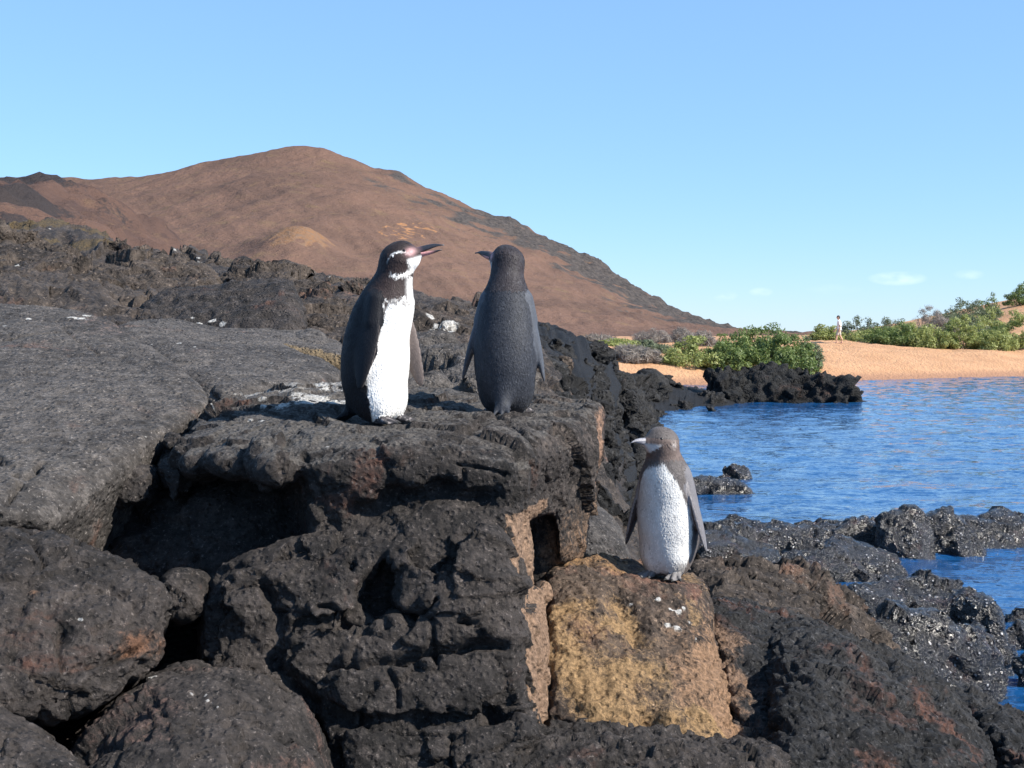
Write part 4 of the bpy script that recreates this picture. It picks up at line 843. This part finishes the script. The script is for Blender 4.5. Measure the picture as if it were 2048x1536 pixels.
def penguin(label, at, face, head_yaw, head_pitch, height, paint, flips, bill_open, bill_cols, lean=.03, bulk=1.0, neck=0.0, foot_turn=.25, hs=1.08, bill=(.068, .0150)):
    root = thing('penguin', label, 'penguin', tuple(at), math.atan2(face[1], face[0]) - math.pi / 2)
    k = height / .475; root.scale = (k, k, k)
    H0 = np.array([0, .030 + lean * .45, .432 + neck]); Rh = rotm(head_yaw, head_pitch)
    hp = lambda x, y, z: H0 + Rh @ np.array([x, y, z])
    b = bulk
    parts = []                                               # (shape, blend, region)
    def add(s, kk, reg): parts.append((s, kk, reg))
    add(ell((0, -.012, .136), (.074 * b, .072 * b, .130)), .03, 'body')
    add(ell((0, -.004, .225), (.070 * b, .064 * b, .120)), .04, 'body')
    add(ell((0, .006 + lean * .3, .300 + neck * .5), (.056 * b, .053 * b, .078)), .04, 'body')
    add(cone((0, .008 + lean * .35, .335 + neck * .5), H0 + (0, -.006, -.010), .047 * b, .040 * hs), .03, 'body')
    add(ell(H0 + Rh @ np.array([0, .0, .002]), (.0345 * hs, .045 * hs, .036 * hs), Rh.T), .022, 'head')
    add(cone(hp(0, .018, -.004), hp(0, .050, -.006), .026, .0135), .016, 'head')
    add(ell(hp(0, .024, -.022), (.015, .020, .014), Rh.T), .014, 'head')
    add(ell(hp(0, .012, .024), (.022, .022, .014), Rh.T), .014, 'head')
    for sx in (-1, 1):
        add(ell((sx * .032, .014, .056), (.038, .046, .050)), .035, 'body')
        ank = np.array([sx * .034, .012, .016]); add(cone((sx * .035, .012, .05), ank, .022, .011), .014, 'foot')
        ft = foot_turn * sx
        for da in (-.36, 0, .36):
            aa = ft + da; tip = ank + np.array([math.sin(aa) * (.072 if da == 0 else .064), math.cos(aa) * (.072 if da == 0 else .064), -.0105])
            mid = ank + (tip - ank) * .55 + np.array([0, 0, .003])
            add(cone(ank + (0, 0, -.004), mid, .0095, .0072), .006, 'foot'); add(cone(mid, tip, .0072, .0048), .004, 'foot')
            add(cone(tip, tip + (tip - ank) * .17 + np.array([0, 0, -.002]), .0038, .0014), .002, 'claw')
        add(ell(ank + np.array([math.sin(ft) * .040, math.cos(ft) * .040, -.0115]), (.021, .028, .0042), [[math.cos(ft), -math.sin(ft), 0], [math.sin(ft), math.cos(ft), 0], [0, 0, 1]]), .004, 'foot')
    tail = cone((0, -.050, .075), (0, -.102, .012), .034, .010); add(tail, .025, 'tail')
    for dx in (-.016, 0, .016): add(cone((dx * .6, -.082, .032), (dx * 1.3, -.124, .004), .010, .0035), .008, 'tail')
    for sx, out, fwd, twist, y0 in flips:                    # flippers: hang out, swing forward, turn
        sh = np.array([sx * .058 * b, y0 + lean * .3, .300 + neck * .5])
        d = np.array([sx * math.sin(out), math.sin(fwd), -math.cos(out) * math.cos(fwd)]); d /= np.linalg.norm(d)
        w = np.array([sx * math.cos(out), 0, math.sin(out)]); w = w - d * (w @ d); w /= np.linalg.norm(w)
        v = np.cross(d, w); ct, st = math.cos(twist), math.sin(twist); v, w = v * ct + w * st, w * ct - v * st
        add(ell(sh + d * .074, (.086, .0300, .0088), np.array([d, v, w])), .010, 'flip')
        add(ell(sh + d * .134 + v * .002, (.080, .0225, .0072), np.array([d, v, w])), .012, 'flip')
        add(cone(sh - d * .02 + np.array([-sx * .012, 0, 0]), sh + d * .035, .022, .010), .018, 'flip')
    adds = []
    for s, kk, reg in parts: s.k = kk; adds.append(s)
    V, Q = solid(adds, h=.0033, k=.02, pad=.012, it=2, sub=0)
    # which region each point belongs to
    X, Y, Z = [V[:, i].astype(np.float32) for i in range(3)]
    regs = ['body', 'head', 'foot', 'claw', 'tail', 'flip']; best = np.full(len(V), 9.0); reg = np.zeros(len(V), int)
    for s, kk, r in parts:
        dd = s.fn(X, Y, Z) - (.0015 if r in ('flip', 'claw') else 0); m = dd < best; best = np.where(m, dd, best); reg[m] = regs.index(r)
    hq = (V - H0) @ Rh
    cols = paint(V, hq, reg, normals(V, Q))
    o = mesh_obj('body', V, Q, M_FEATHER, root, cols=cols)
    # lifted feather tips over the body
    r_ = np.random.RandomState(int(1000 * height)); NN = normals(V, Q); ok = np.where(np.isin(reg, [0, 1, 4]) & (V[:, 2] > .022) & (hq[:, 1] < .040))[0]; pick = r_.choice(ok, 9500)
    p_, n_ = V[pick], NN[pick]; d_ = np.where((reg[pick] == 1)[:, None], Rh @ np.array([0, -1., -.45]), np.array([0, -.2, -1.])) + r_.normal(size=(len(pick), 3)) * .18
    t_ = d_ - n_ * (n_ * d_).sum(1)[:, None]; t_ /= np.linalg.norm(t_, axis=1)[:, None] + 1e-9; s_ = np.cross(n_, t_)
    L_ = (.0085 * r_.uniform(.6, 1.25, len(pick)) * np.where(reg[pick] == 1, .6, 1))[:, None]; w_ = L_ * .27; up_ = r_.uniform(.03, .12, len(pick))[:, None] * L_
    FV = np.stack([p_ - n_ * .0004, p_ + t_ * L_ * .55 + s_ * w_ + n_ * up_ * .5, p_ + t_ * L_ + n_ * up_, p_ + t_ * L_ * .55 - s_ * w_ + n_ * up_ * .5], 1).reshape(-1, 3)
    vr = r_.uniform(.72, 1.12, len(pick)); vr = np.where(cols[pick].mean(1) > .4, .92 + .08 * vr, vr); FC = np.repeat(cols[pick] * vr[:, None], 4, 0)
    mesh_obj('plumage', FV, np.arange(len(FV)).reshape(-1, 4), M_FEATHER, root, cols=FC.astype(np.float32), smooth_shade=False)
    for nm, up, oa, L, hb in (('upper_bill', True, 0.0, bill[0], bill[1]), ('lower_bill', False, -bill_open, bill[0] * .88, bill[1] * .72)):
        Vb, Qb, s = bill_part(L, hb, .0125, up, Rh, H0, oa); poly_obj(nm, Vb, Qb, M_HORN, root, bill_cols(up, s))
    for sx in (-1, 1):
        th = np.linspace(0, 2 * math.pi, 12, endpoint=False)
        rings = [np.stack([np.full(12, .0046 * math.cos(f)), .0046 * math.sin(f) * np.cos(th), .0046 * math.sin(f) * np.sin(th)], 1) for f in np.linspace(.15, 3.0, 8)]
        Ve, Qe = loft(rings); poly_obj('eye', (Ve + np.array([sx * .0310 * hs, .021, .010])) @ Rh.T + H0, Qe, M_EYE, root)
    return root

BLK, BRN, WHT = np.array([.010, .010, .013]), np.array([.042, .028, .027]), np.array([.78, .77, .75])
def blend(c, w, col): w = np.clip(w, 0, 1)[:, None]; return c * (1 - w) + np.asarray(col) * w
def adult(front_mottle=1.0, back=BLK, throat=True, ring_amt=1.0, fleck=0.0, flip=None):
    def paint(V, hq, reg, N):
        n1 = perlin(V * 55); n2 = perlin(V * 130)
        yc = -.012 + .12 * np.clip(V[:, 2] - .15, 0, 1); th = np.abs(np.arctan2(V[:, 0], V[:, 1] - yc)); z = V[:, 2]
        c = np.tile(back, (len(V), 1)); body = (reg == 0)
        c = blend(c, sstep(V[:, 1], -.02, .05) * .8 * (z > .30) * body, BRN)
        wl = np.interp(z, [.03, .08, .18, .26, .32, .345], [1.15, 1.25, 1.32, 1.2, 1.05, .5]) + .03 * n1
        wb = sstep(wl - th, -.03, .05) * sstep(.324 + .012 * n1 + .006 * n2 - z + .012 * np.exp(-(th / .4) ** 2), -.004, .006) * body
        c = blend(c, wb, WHT)
        line = np.exp(-((th - (wl - .20)) / .055) ** 2) * sstep(z, .17, .22) * body * (z < .335)            # dark line down the flank
        c = blend(c, line * .95, BRN * .6)
        fl = ((np.abs(n2) > .48) & (wb > .5) & (th < .95) & (z > .06) & (perlin(V * 23) > .1)); c = blend(c, fl * .35, (.2, .18, .17))
        sc = np.exp(-((z - .318) / .007) ** 2) * (n1 > -.05) * (th < 1.15) * body; c = blend(c, sc * .65 * front_mottle, BRN)
        hd = ((reg == 1) | (body & (z > .345)))
        lift = sstep(hq[:, 2], -.05, -.02)
        c = blend(c, hd * .55, BRN * .75)
        # white ring from over the eye, round the cheek, to the throat
        yy, zz = hq[:, 1], hq[:, 2]; side = np.abs(hq[:, 0]) > .008
        rr = np.sqrt(((yy - .001) / .035) ** 2 + ((zz + .017) / .030) ** 2) + .06 * perlin(V * 60); an = np.arctan2(zz + .017, yy - .001)
        low_ = sstep(-zz, .026, .040); rw = .080 + .11 * low_
        ring = np.exp(-((rr - 1.0) / rw) ** 2) * side * hd * np.clip(.55 + .5 * low_ + .5 * np.exp(-((an - 1.5) / .6) ** 2), 0, 1.1) * (1 - .95 * np.exp(-((an + .1) / .5) ** 2)) * (1 - .9 * np.exp(-((np.abs(an) - 3.14) / .55) ** 2))
        c = blend(c, (ring * 1.25 - .15) * ring_amt, WHT)
        chin = sstep(yy, .016, .026) * sstep(-zz, .010, .018) * sstep(yy + .5 * zz, -.02, .0) * hd; c = blend(c, chin, WHT)
        lore = np.exp(-(((yy - .036) / .012) ** 2 + ((zz - .002) / .010) ** 2)) * hd; c = blend(c, lore * .9, (.62, .36, .36))
        if throat:
            tb = np.exp(-((z - (.378 - .25 * np.clip(V[:, 1] - .03, -.1, .1))) / .0055) ** 2) * sstep(V[:, 1], -.015, .01) * body
            tf = np.exp(-(th / .20) ** 2) * (z > .325) * (z < .384) * body; c = blend(c, tf * 1.3 - .1, WHT)
        f = reg == 5; c[f] = back if flip is None else flip
        c = blend(c, fleck * np.clip(1.6 * perlin(V * [230, 230, 150]) + .7 * perlin(V * 40) - .25, 0, 1), (.22, .23, .26))
        inner = f & (N[:, 0] * np.sign(V[:, 0]) < -.3); c[inner] = (.16, .13, .12)
        c[(reg == 2)] = (.045, .042, .045); c[reg == 3] = (.02, .02, .02); c[reg == 4] = back
        wt = (reg == 2) & (perlin(V * 90) > .25); c[wt] = (.20, .18, .18)
        return c.astype(np.float32)
    return paint
def young(V, hq, reg, N):
    n1 = perlin(V * 45); n2 = perlin(V * 120); back = np.array([.100, .088, .086])
    yc = -.012 + .12 * np.clip(V[:, 2] - .15, 0, 1); th = np.abs(np.arctan2(V[:, 0], V[:, 1] - yc)); z = V[:, 2]
    c = np.tile(back, (len(V), 1)); body = reg == 0; hd = (reg == 1) | (body & (z > .36))
    wl = np.interp(z, [.03, .08, .18, .26, .31, .35], [1.1, 1.25, 1.25, 1.0, .75, .35]) + .06 * n1
    wb = sstep(wl - th, -.05, .08) * sstep(.345 - z + .012 * n1, -.01, .012) * body; c = blend(c, wb, (.66, .65, .63))
    low = sstep(-z, -.075, -.035) * sstep(th, .3, .8) * body; c = blend(c, low * .6, (.16, .13, .11))
    fl = (np.abs(n2) > .42) & (wb > .5) & (perlin(V * 21) > .05); c = blend(c, fl * .4, (.22, .20, .19))
    c = blend(c, hd * .9, (.125, .092, .080)); yy, zz = hq[:, 1], hq[:, 2]
    cap = hd & (zz > .010); c = blend(c, cap * .7, (.085, .080, .080))
    ch = sstep(-zz, .004, .014) * sstep(yy, -.018, .0) * sstep(zz, -.040, -.030) * (reg == 1); c = blend(c, ch, (.60, .57, .55))
    ear = np.exp(-(((yy + .020) / .010) ** 2 + ((zz + .004) / .010) ** 2)) * hd; c = blend(c, ear * .7, (.5, .45, .42))
    f = reg == 5; c[f] = (.135, .130, .140); edge = f & (N[:, 1] > .6); c[edge] = (.26, .24, .24)
    inner = f & (N[:, 0] * np.sign(V[:, 0]) < -.3); c[inner] = (.06, .05, .05)
    c[reg == 2] = (.16, .15, .15); c[reg == 3] = (.03, .03, .03); c[reg == 4] = (.09, .075, .07)
    return c.astype(np.float32)
def bill_adult(up, s):
    c = np.tile((.022, .022, .028), (len(s), 1)).astype(float)
    if not up: c = blend(c, sstep(-s, -.80, -.45), (.58, .28, .27))
    else: c = blend(c, sstep(-s, -.3, -.05) * .5, (.30, .16, .16))
    return c
def bill_young(up, s):
    c = np.tile((.30, .29, .31), (len(s), 1)).astype(float); return blend(c, sstep(-s, -.35, -.1) * .6, (.12, .11, .12))

def stand_on(key, at):
    V, Q = ROCKS[key]; d = np.hypot(V[:, 0] - at[0], V[:, 1] - at[1]); near = (d < .07) & (np.abs(V[:, 2] - at[2]) < .2)
    return np.array([at[0], at[1], np.percentile(V[near, 2], 92) if near.any() else at[2]])
A1, A2, A3 = stand_on('block', P1_AT), stand_on('block', P2_AT), stand_on('step', P3_AT)
penguin('penguin with white belly and open raised bill, seen from the front', A1, (.91, -.41), .34, .36, .482, adult(), [(-1, .16, .20, .1, .004), (1, .16, -.10, -.15, .004)], .20, bill_adult, lean=.075, bulk=1.22, bill=(.074, .0165))
SLATE = np.array([.028, .031, .040])
penguin('dark slate penguin standing with its back turned', A2, (.10, .995), 1.05, .30, .478, adult(back=SLATE, throat=False, ring_amt=.0, fleck=.13, flip=np.array([.060, .066, .080])), [(-1, .27, .02, .0, -.004), (1, .19, .0, .0, -.004)], .0, bill_adult, lean=.02, bulk=1.16, bill=(.070, .0170))
penguin('brown-headed young penguin alone on the ochre step', A3, (-.52, -.855), -.62, .10, .440, young, [(-1, .26, -.05, .2, .0), (1, .30, -.02, .1, .006)], .0, bill_young, lean=.03, bulk=1.26, neck=-.020, hs=1.14, bill=(.056, .0150))

# ------------------------------------------------------------------ person on the beach
t = NT('skin'); M_SKIN = t.done(t.mix(t.noise(30, 2), (.50, .28, .19), (.56, .33, .23)), .6)
t = NT('white_cotton'); M_SHIRT = t.done(t.mix(t.noise(9, 3), (.74, .74, .74), (.82, .82, .81)), .9, t.bump(t.noise(14, 3), .02, .6))
t = NT('pale_shorts'); M_SHORTS = t.done(t.mix(t.noise(11, 3), (.40, .36, .31), (.50, .46, .40)), .9)
t = NT('dark_hair'); M_HAIR = t.done(t.mix(t.noise(40, 2), (.020, .016, .014), (.035, .028, .022)), .6)
pxy = P(1678, 683, 84.0); gz = float(beach_z(np.array([[pxy[0]]]), np.array([[84.0]]))[0, 0])
per = thing('person', 'person in a white shirt and pale shorts walking on the sand by the bushes', 'person', (pxy[0], 84.0, gz - .02), math.radians(75))
b = [ell((0, 0, 1.12), (.165, .105, .30)), ell((0, -.01, .90), (.155, .115, .13)), cone((-.17, .0, 1.36), (.17, 0, 1.36), .065, .065), cone((0, .01, 1.42), (0, .03, 1.52), .055, .05), ell((0, .05, 1.62), (.075, .095, .115)),
     cone((0, .135, 1.60), (0, .150, 1.585), .016, .012)]
for sx, ly, ay in ((-1, .13, -.10), (1, -.14, .12)):
    hip = np.array([sx * .085, 0, .88]); kn = np.array([sx * .09, ly * .75 + .04, .48]); an = np.array([sx * .09, ly * 1.2, .09])
    b += [cone(hip, kn, .085, .058), cone(kn, an + (0, 0, .18), .056, .05), cone(an + (0, 0, .18), an, .05, .036), cone(an + (0, -.04, -.045), an + (0, .16, -.055), .036, .030)]
    for j in range(5): b.append(cone(an + (sx * (.02 - .012 * j), .15, -.06), an + (sx * (.024 - .013 * j), .205, -.066), .012, .009))
    b.append(ell((sx * .078, .045, 1.62), (.012, .025, .033)))
    shd = np.array([sx * .205, 0, 1.36]); el = np.array([sx * .25, ay * .6 - .02, 1.08]); wr = np.array([sx * .25, ay * 1.2 + .08, .85]); dn = (wr - el) / np.linalg.norm(wr - el)
    b += [cone(shd, el, .05, .042), cone(el, wr, .041, .028), ell(wr + dn * .055, (.020, .042, .052))]
    for j, (oy, L) in enumerate(((-.03, .055), (-.01, .075), (.01, .078), (.03, .066))):
        m = wr + dn * .095 + np.array([0, oy, 0]); b += [cone(m, m + dn * L * .55, .0095, .009), cone(m + dn * L * .55, m + dn * L + np.array([-sx * .018, 0, 0]), .009, .0075)]
    b.append(cone(wr + dn * .04 + (0, .04, 0), wr + dn * .09 + (-sx * .012, .068, 0), .011, .009))
V, Q = solid(b, h=.014, k=.03, pad=.04, it=1, sub=0); mesh_obj('body', V, Q, M_SKIN, per)
sh = [ell((0, -.005, 1.14), (.195, .135, .32)), cone((-.18, .0, 1.355), (.18, 0, 1.355), .085, .085), ell((0, -.005, .93), (.19, .14, .12))]
for sx, ay in ((-1, -.10), (1, .12)): sh.append(cone((sx * .20, 0, 1.36), (sx * .235, ay * .35 - .01, 1.17), .068, .066))
V, Q = solid(sh, h=.02, k=.05, pad=.06, it=1, sub=0); mesh_obj('shirt', V, Q, M_SHIRT, per)
st = [ell((0, -.01, .86), (.180, .135, .11))]
for sx, ly in ((-1, .13), (1, -.14)): st.append(cone((sx * .085, 0, .86), (sx * .092, ly * .55 + .03, .56), .105, .088))
V, Q = solid(st, h=.02, k=.03, pad=.06, it=1, sub=0); mesh_obj('shorts', V, Q, M_SHORTS, per)
V, Q = solid([ell((0, .035, 1.665), (.084, .100, .085)), ell((0, -.01, 1.60), (.074, .06, .08))], h=.016, k=.03, pad=.05, it=1, sub=0); mesh_obj('hair', V, Q, M_HAIR, per)

# ------------------------------------------------------------------ bushes
def leaf_mat(name, a_, b_, c_):
    t = NT(name); at = t.attr(); sp_ = t.N.new('ShaderNodeSeparateColor'); t.L.new(at.outputs['Color'], sp_.inputs[0])
    c = t.mix(sp_.outputs[0], a_, b_); c = t.mix(t.ramp(sp_.outputs[1], .8, .95), c, c_)
    m = t.done(c, .55, Specular_IOR_Level=.4); bs = t.b
    tr = t.N.new('ShaderNodeBsdfTranslucent'); t.set(tr.inputs[0], t.mix(.5, c, b_)); mx = t.N.new('ShaderNodeMixShader'); mx.inputs[0].default_value = .4
    t.L.new(bs.outputs[0], mx.inputs[1]); t.L.new(tr.outputs[0], mx.inputs[2]); t.L.new(mx.outputs[0], t.out.inputs['Surface']); return m
LEAF = {'dark': leaf_mat('dark_mangrove_leaf', (.075, .115, .035), (.165, .225, .065), (.26, .30, .10)),
        'bright': leaf_mat('bright_shrub_leaf', (.17, .205, .06), (.33, .36, .12), (.40, .42, .17)),
        'blue': leaf_mat('dull_shrub_leaf', (.075, .10, .06), (.14, .17, .095), (.2, .22, .13)),
        'grey': leaf_mat('dry_scrub_twig', (.17, .145, .125), (.30, .26, .23), (.36, .33, .29))}
t = NT('bark'); M_BARK = t.done(t.mix(t.noise(8, 4), (.11, .09, .075), (.22, .19, .165)), .9, t.bump(t.noise(25, 3), .02, 1))
def bush(label, px, hw, top, Y, kind, n=2600, group=None, seed=0, leaf=.16, sink=.05, base_py=None):
    r_ = np.random.RandomState(seed + 100); x0 = (px - CX) / F * Y; z0 = float(beach_z(np.array([[x0]]), np.array([[Y]]))[0, 0])
    rx = hw / F * Y; H = max((EYE - (top + 5 - HY) / F * Y - z0) * 1.04, .5); ry = min(rx * .9, 3.2)
    root = thing('dry_scrub' if kind == 'grey' else 'shrub', label, 'bush', (x0, Y, z0 - sink), 0, group)
    # clumps spread through a low dome
    nc = 34 + int(rx * 12); cl = []
    while len(cl) < nc:
        u = r_.uniform(-1, 1, 3); u[2] = abs(u[2])
        if u[0] ** 2 + u[1] ** 2 + u[2] ** 2.2 > 1 or (u ** 2).sum() < .25: continue
        lump_h = .9 + .1 * math.sin(u[0] * 5 + seed) + r_.uniform(-.12, .10)
        cl.append((u[0] * rx, u[1] * ry, max(u[2] * lump_h, .08) * H, r_.uniform(.6, 1.2)))
    for _ in range(nc // 2):                                 # skirts close to the ground
        a_ = r_.uniform(0, 6.283); m_ = r_.uniform(.6, .98); cl.append((math.cos(a_) * rx * m_, math.sin(a_) * ry * m_, r_.uniform(.06, .40) * H, r_.uniform(.6, 1.1)))
    cl = np.array(cl); nc = len(cl); k = r_.randint(0, nc, n); rad = (.20 + .10 * min(rx, H * 1.6)) * cl[k, 3]
    off = r_.normal(size=(n, 3)); off *= (rad / (np.linalg.norm(off, axis=1) + 1e-6) * r_.uniform(.35, 1.1, n) ** .6)[:, None]; off[:, 2] *= .75
    C = cl[k, :3] + off; C[:, 2] = np.clip(C[:, 2], .02, H * 1.05)
    nrm = off / (np.linalg.norm(off, axis=1)[:, None] + 1e-6) + r_.normal(size=(n, 3)) * .55 + np.array([0, 0, .35]); nrm /= np.linalg.norm(nrm, axis=1)[:, None]
    tmp = r_.normal(size=(n, 3)); a = np.cross(nrm, tmp); a /= np.linalg.norm(a, axis=1)[:, None]; bb = np.cross(nrm, a)
    L = leaf * r_.uniform(.6, 1.3, n)[:, None]; W = L * (.16 if kind == 'grey' else .5)
    if kind == 'grey': L = L * 1.8
    V = np.stack([C - a * L, C + bb * W + a * L * .3, C + a * L - bb * W], 1).reshape(-1, 3)
    Q = np.arange(3 * n).reshape(n, 3)
    hue = np.clip(r_.rand(n) * .55 + .45 * r_.rand(nc)[k], 0, 1); cols = np.repeat(np.stack([hue, r_.rand(n), 0 * hue], 1), 3, 0).astype(np.float32)
    mesh_obj('foliage', V, Q, LEAF[kind], root, cols=cols, smooth_shade=False)
    # stems fanning out from the foot
    vs, fs = [], []
    for j in range(9 + int(rx * 2)):
        e = cl[r_.randint(nc), :3]; foot = np.array([e[0] * .35, e[1] * .35, -.05]); mid = (foot + e) / 2 + np.array([0, 0, -.12 * H]) + r_.normal(size=3) * .05
        R0 = .035 + .015 * r_.rand(); o0 = len(vs)
        for q_, rr in ((foot, R0), (mid, R0 * .7), (e, R0 * .3)):
            for s_ in range(5): vs.append(q_ + np.array([math.cos(s_ * 1.2566) * rr, math.sin(s_ * 1.2566) * rr, 0]))
        for g_ in range(2):
            for s_ in range(5): fs.append((o0 + g_ * 5 + s_, o0 + g_ * 5 + (s_ + 1) % 5, o0 + g_ * 5 + 5 + (s_ + 1) % 5, o0 + g_ * 5 + 5 + s_))
    poly_obj('stems', np.array(vs), fs, M_BARK, root)
    return root
BUSH = [
    ('big dark green mangrove bush at the edge of the open sand', 1545, 92, 640, 67.5, 'dark', 5200),
    ('taller dark mangrove crown behind the big bush', 1500, 62, 646, 70, 'dark', 3000),
    ('low bright green shrub at the dry end of the big mangrove bush', 1388, 72, 670, 66.5, 'bright', 3600),
    ('dark green shrub between the bright shrub and the big mangrove', 1450, 46, 668, 66, 'dark', 2400),
    ('small dull grey-green bush at the sandy side of the mangrove', 1618, 26, 664, 69, 'blue', 1400),
    ('tiny green sprig alone on the sand beside the mangrove', 1622, 18, 706, 66.5, 'dark', 300),
    ('pale green shrub behind the walking person', 1652, 34, 645, 92, 'bright', 2200),
    ('dark bush peeking over the shrub behind the person', 1716, 36, 624, 104, 'blue', 2000),
    ('low yellow-green shrub just past the person', 1735, 44, 650, 93, 'bright', 2200),
    ('dark thin-topped bush on the skyline past the person', 1778, 42, 624, 106, 'blue', 2200),
    ('full dark green shrub on the inner edge of the sand', 1792, 62, 640, 87, 'dark', 3600),
    ('round bright green shrub next to the full dark one', 1862, 52, 645, 85.5, 'bright', 3400),
    ('dry grey scrub above the bright round shrubs', 1868, 56, 614, 100, 'grey', 2600),
    ('yellow-green shrub with a ragged foot near the dune path', 1932, 56, 622, 86, 'bright', 3800),
    ('dull green bush climbing the dune over the grey scrub', 1905, 52, 598, 112, 'blue', 2600),
    ('dark bush on the shoulder of the dune', 1950, 48, 582, 116, 'blue', 2600),
    ('small dark bush at the lip of the bare orange dune patch', 1978, 24, 580, 120, 'dark', 1300),
    ('green bush crowning the top of the dune', 2040, 30, 556, 126, 'dark', 2200),
    ('tall lush green shrub at the foot of the dune', 2032, 58, 618, 88, 'bright', 4200),
    ('lush dark shrub behind the tall one at the dune foot', 2000, 40, 640, 90, 'dark', 2200),
    ('wide green shrub farther along the dune foot', 2135, 60, 610, 90, 'dark', 3000),
    ('low pale shrub in the gap between the person and the full dark shrub', 1755, 46, 662, 90, 'bright', 2400),
    ('wide yellow-green scrub rising behind the round shrubs', 1820, 62, 632, 94, 'bright', 3000),
    ('low scrub spilling over the sand below the tall lush shrub', 1985, 44, 652, 85, 'bright', 2400),
    ('olive scrub filling the dune slope under the skyline bushes', 1920, 60, 612, 104, 'blue', 2800),
    ('leafy scrub on the dune slope behind the tall lush shrub', 1965, 44, 612, 108, 'bright', 2600),
    ('pale dry scrub bank at the foot of the cinder hill', 1340, 76, 650, 84, 'grey', 3000),
    ('dry grey scrub on the far side of the bright shrub', 1395, 44, 655, 78, 'grey', 1800),
    ('low dry scrub where the sand meets the lava shore', 1262, 58, 684, 66, 'grey', 2600),
    ('low green ground shrub between two banks of dry scrub', 1235, 52, 674, 74, 'bright', 2200),
    ('flat olive shrub next to the dry scrub bank', 1305, 46, 676, 72, 'blue', 2000),
    ('dry scrub right behind the end of the lava ridge', 1195, 40, 672, 78, 'grey', 1800),
]
for i, (lab, px, hw, top, Y, kind, n) in enumerate(BUSH): bush(lab, px, hw, top, Y, kind, int(n * 2.2), seed=i * 7, leaf=.084 if kind != 'grey' else .13, group='shrubs along the beach')
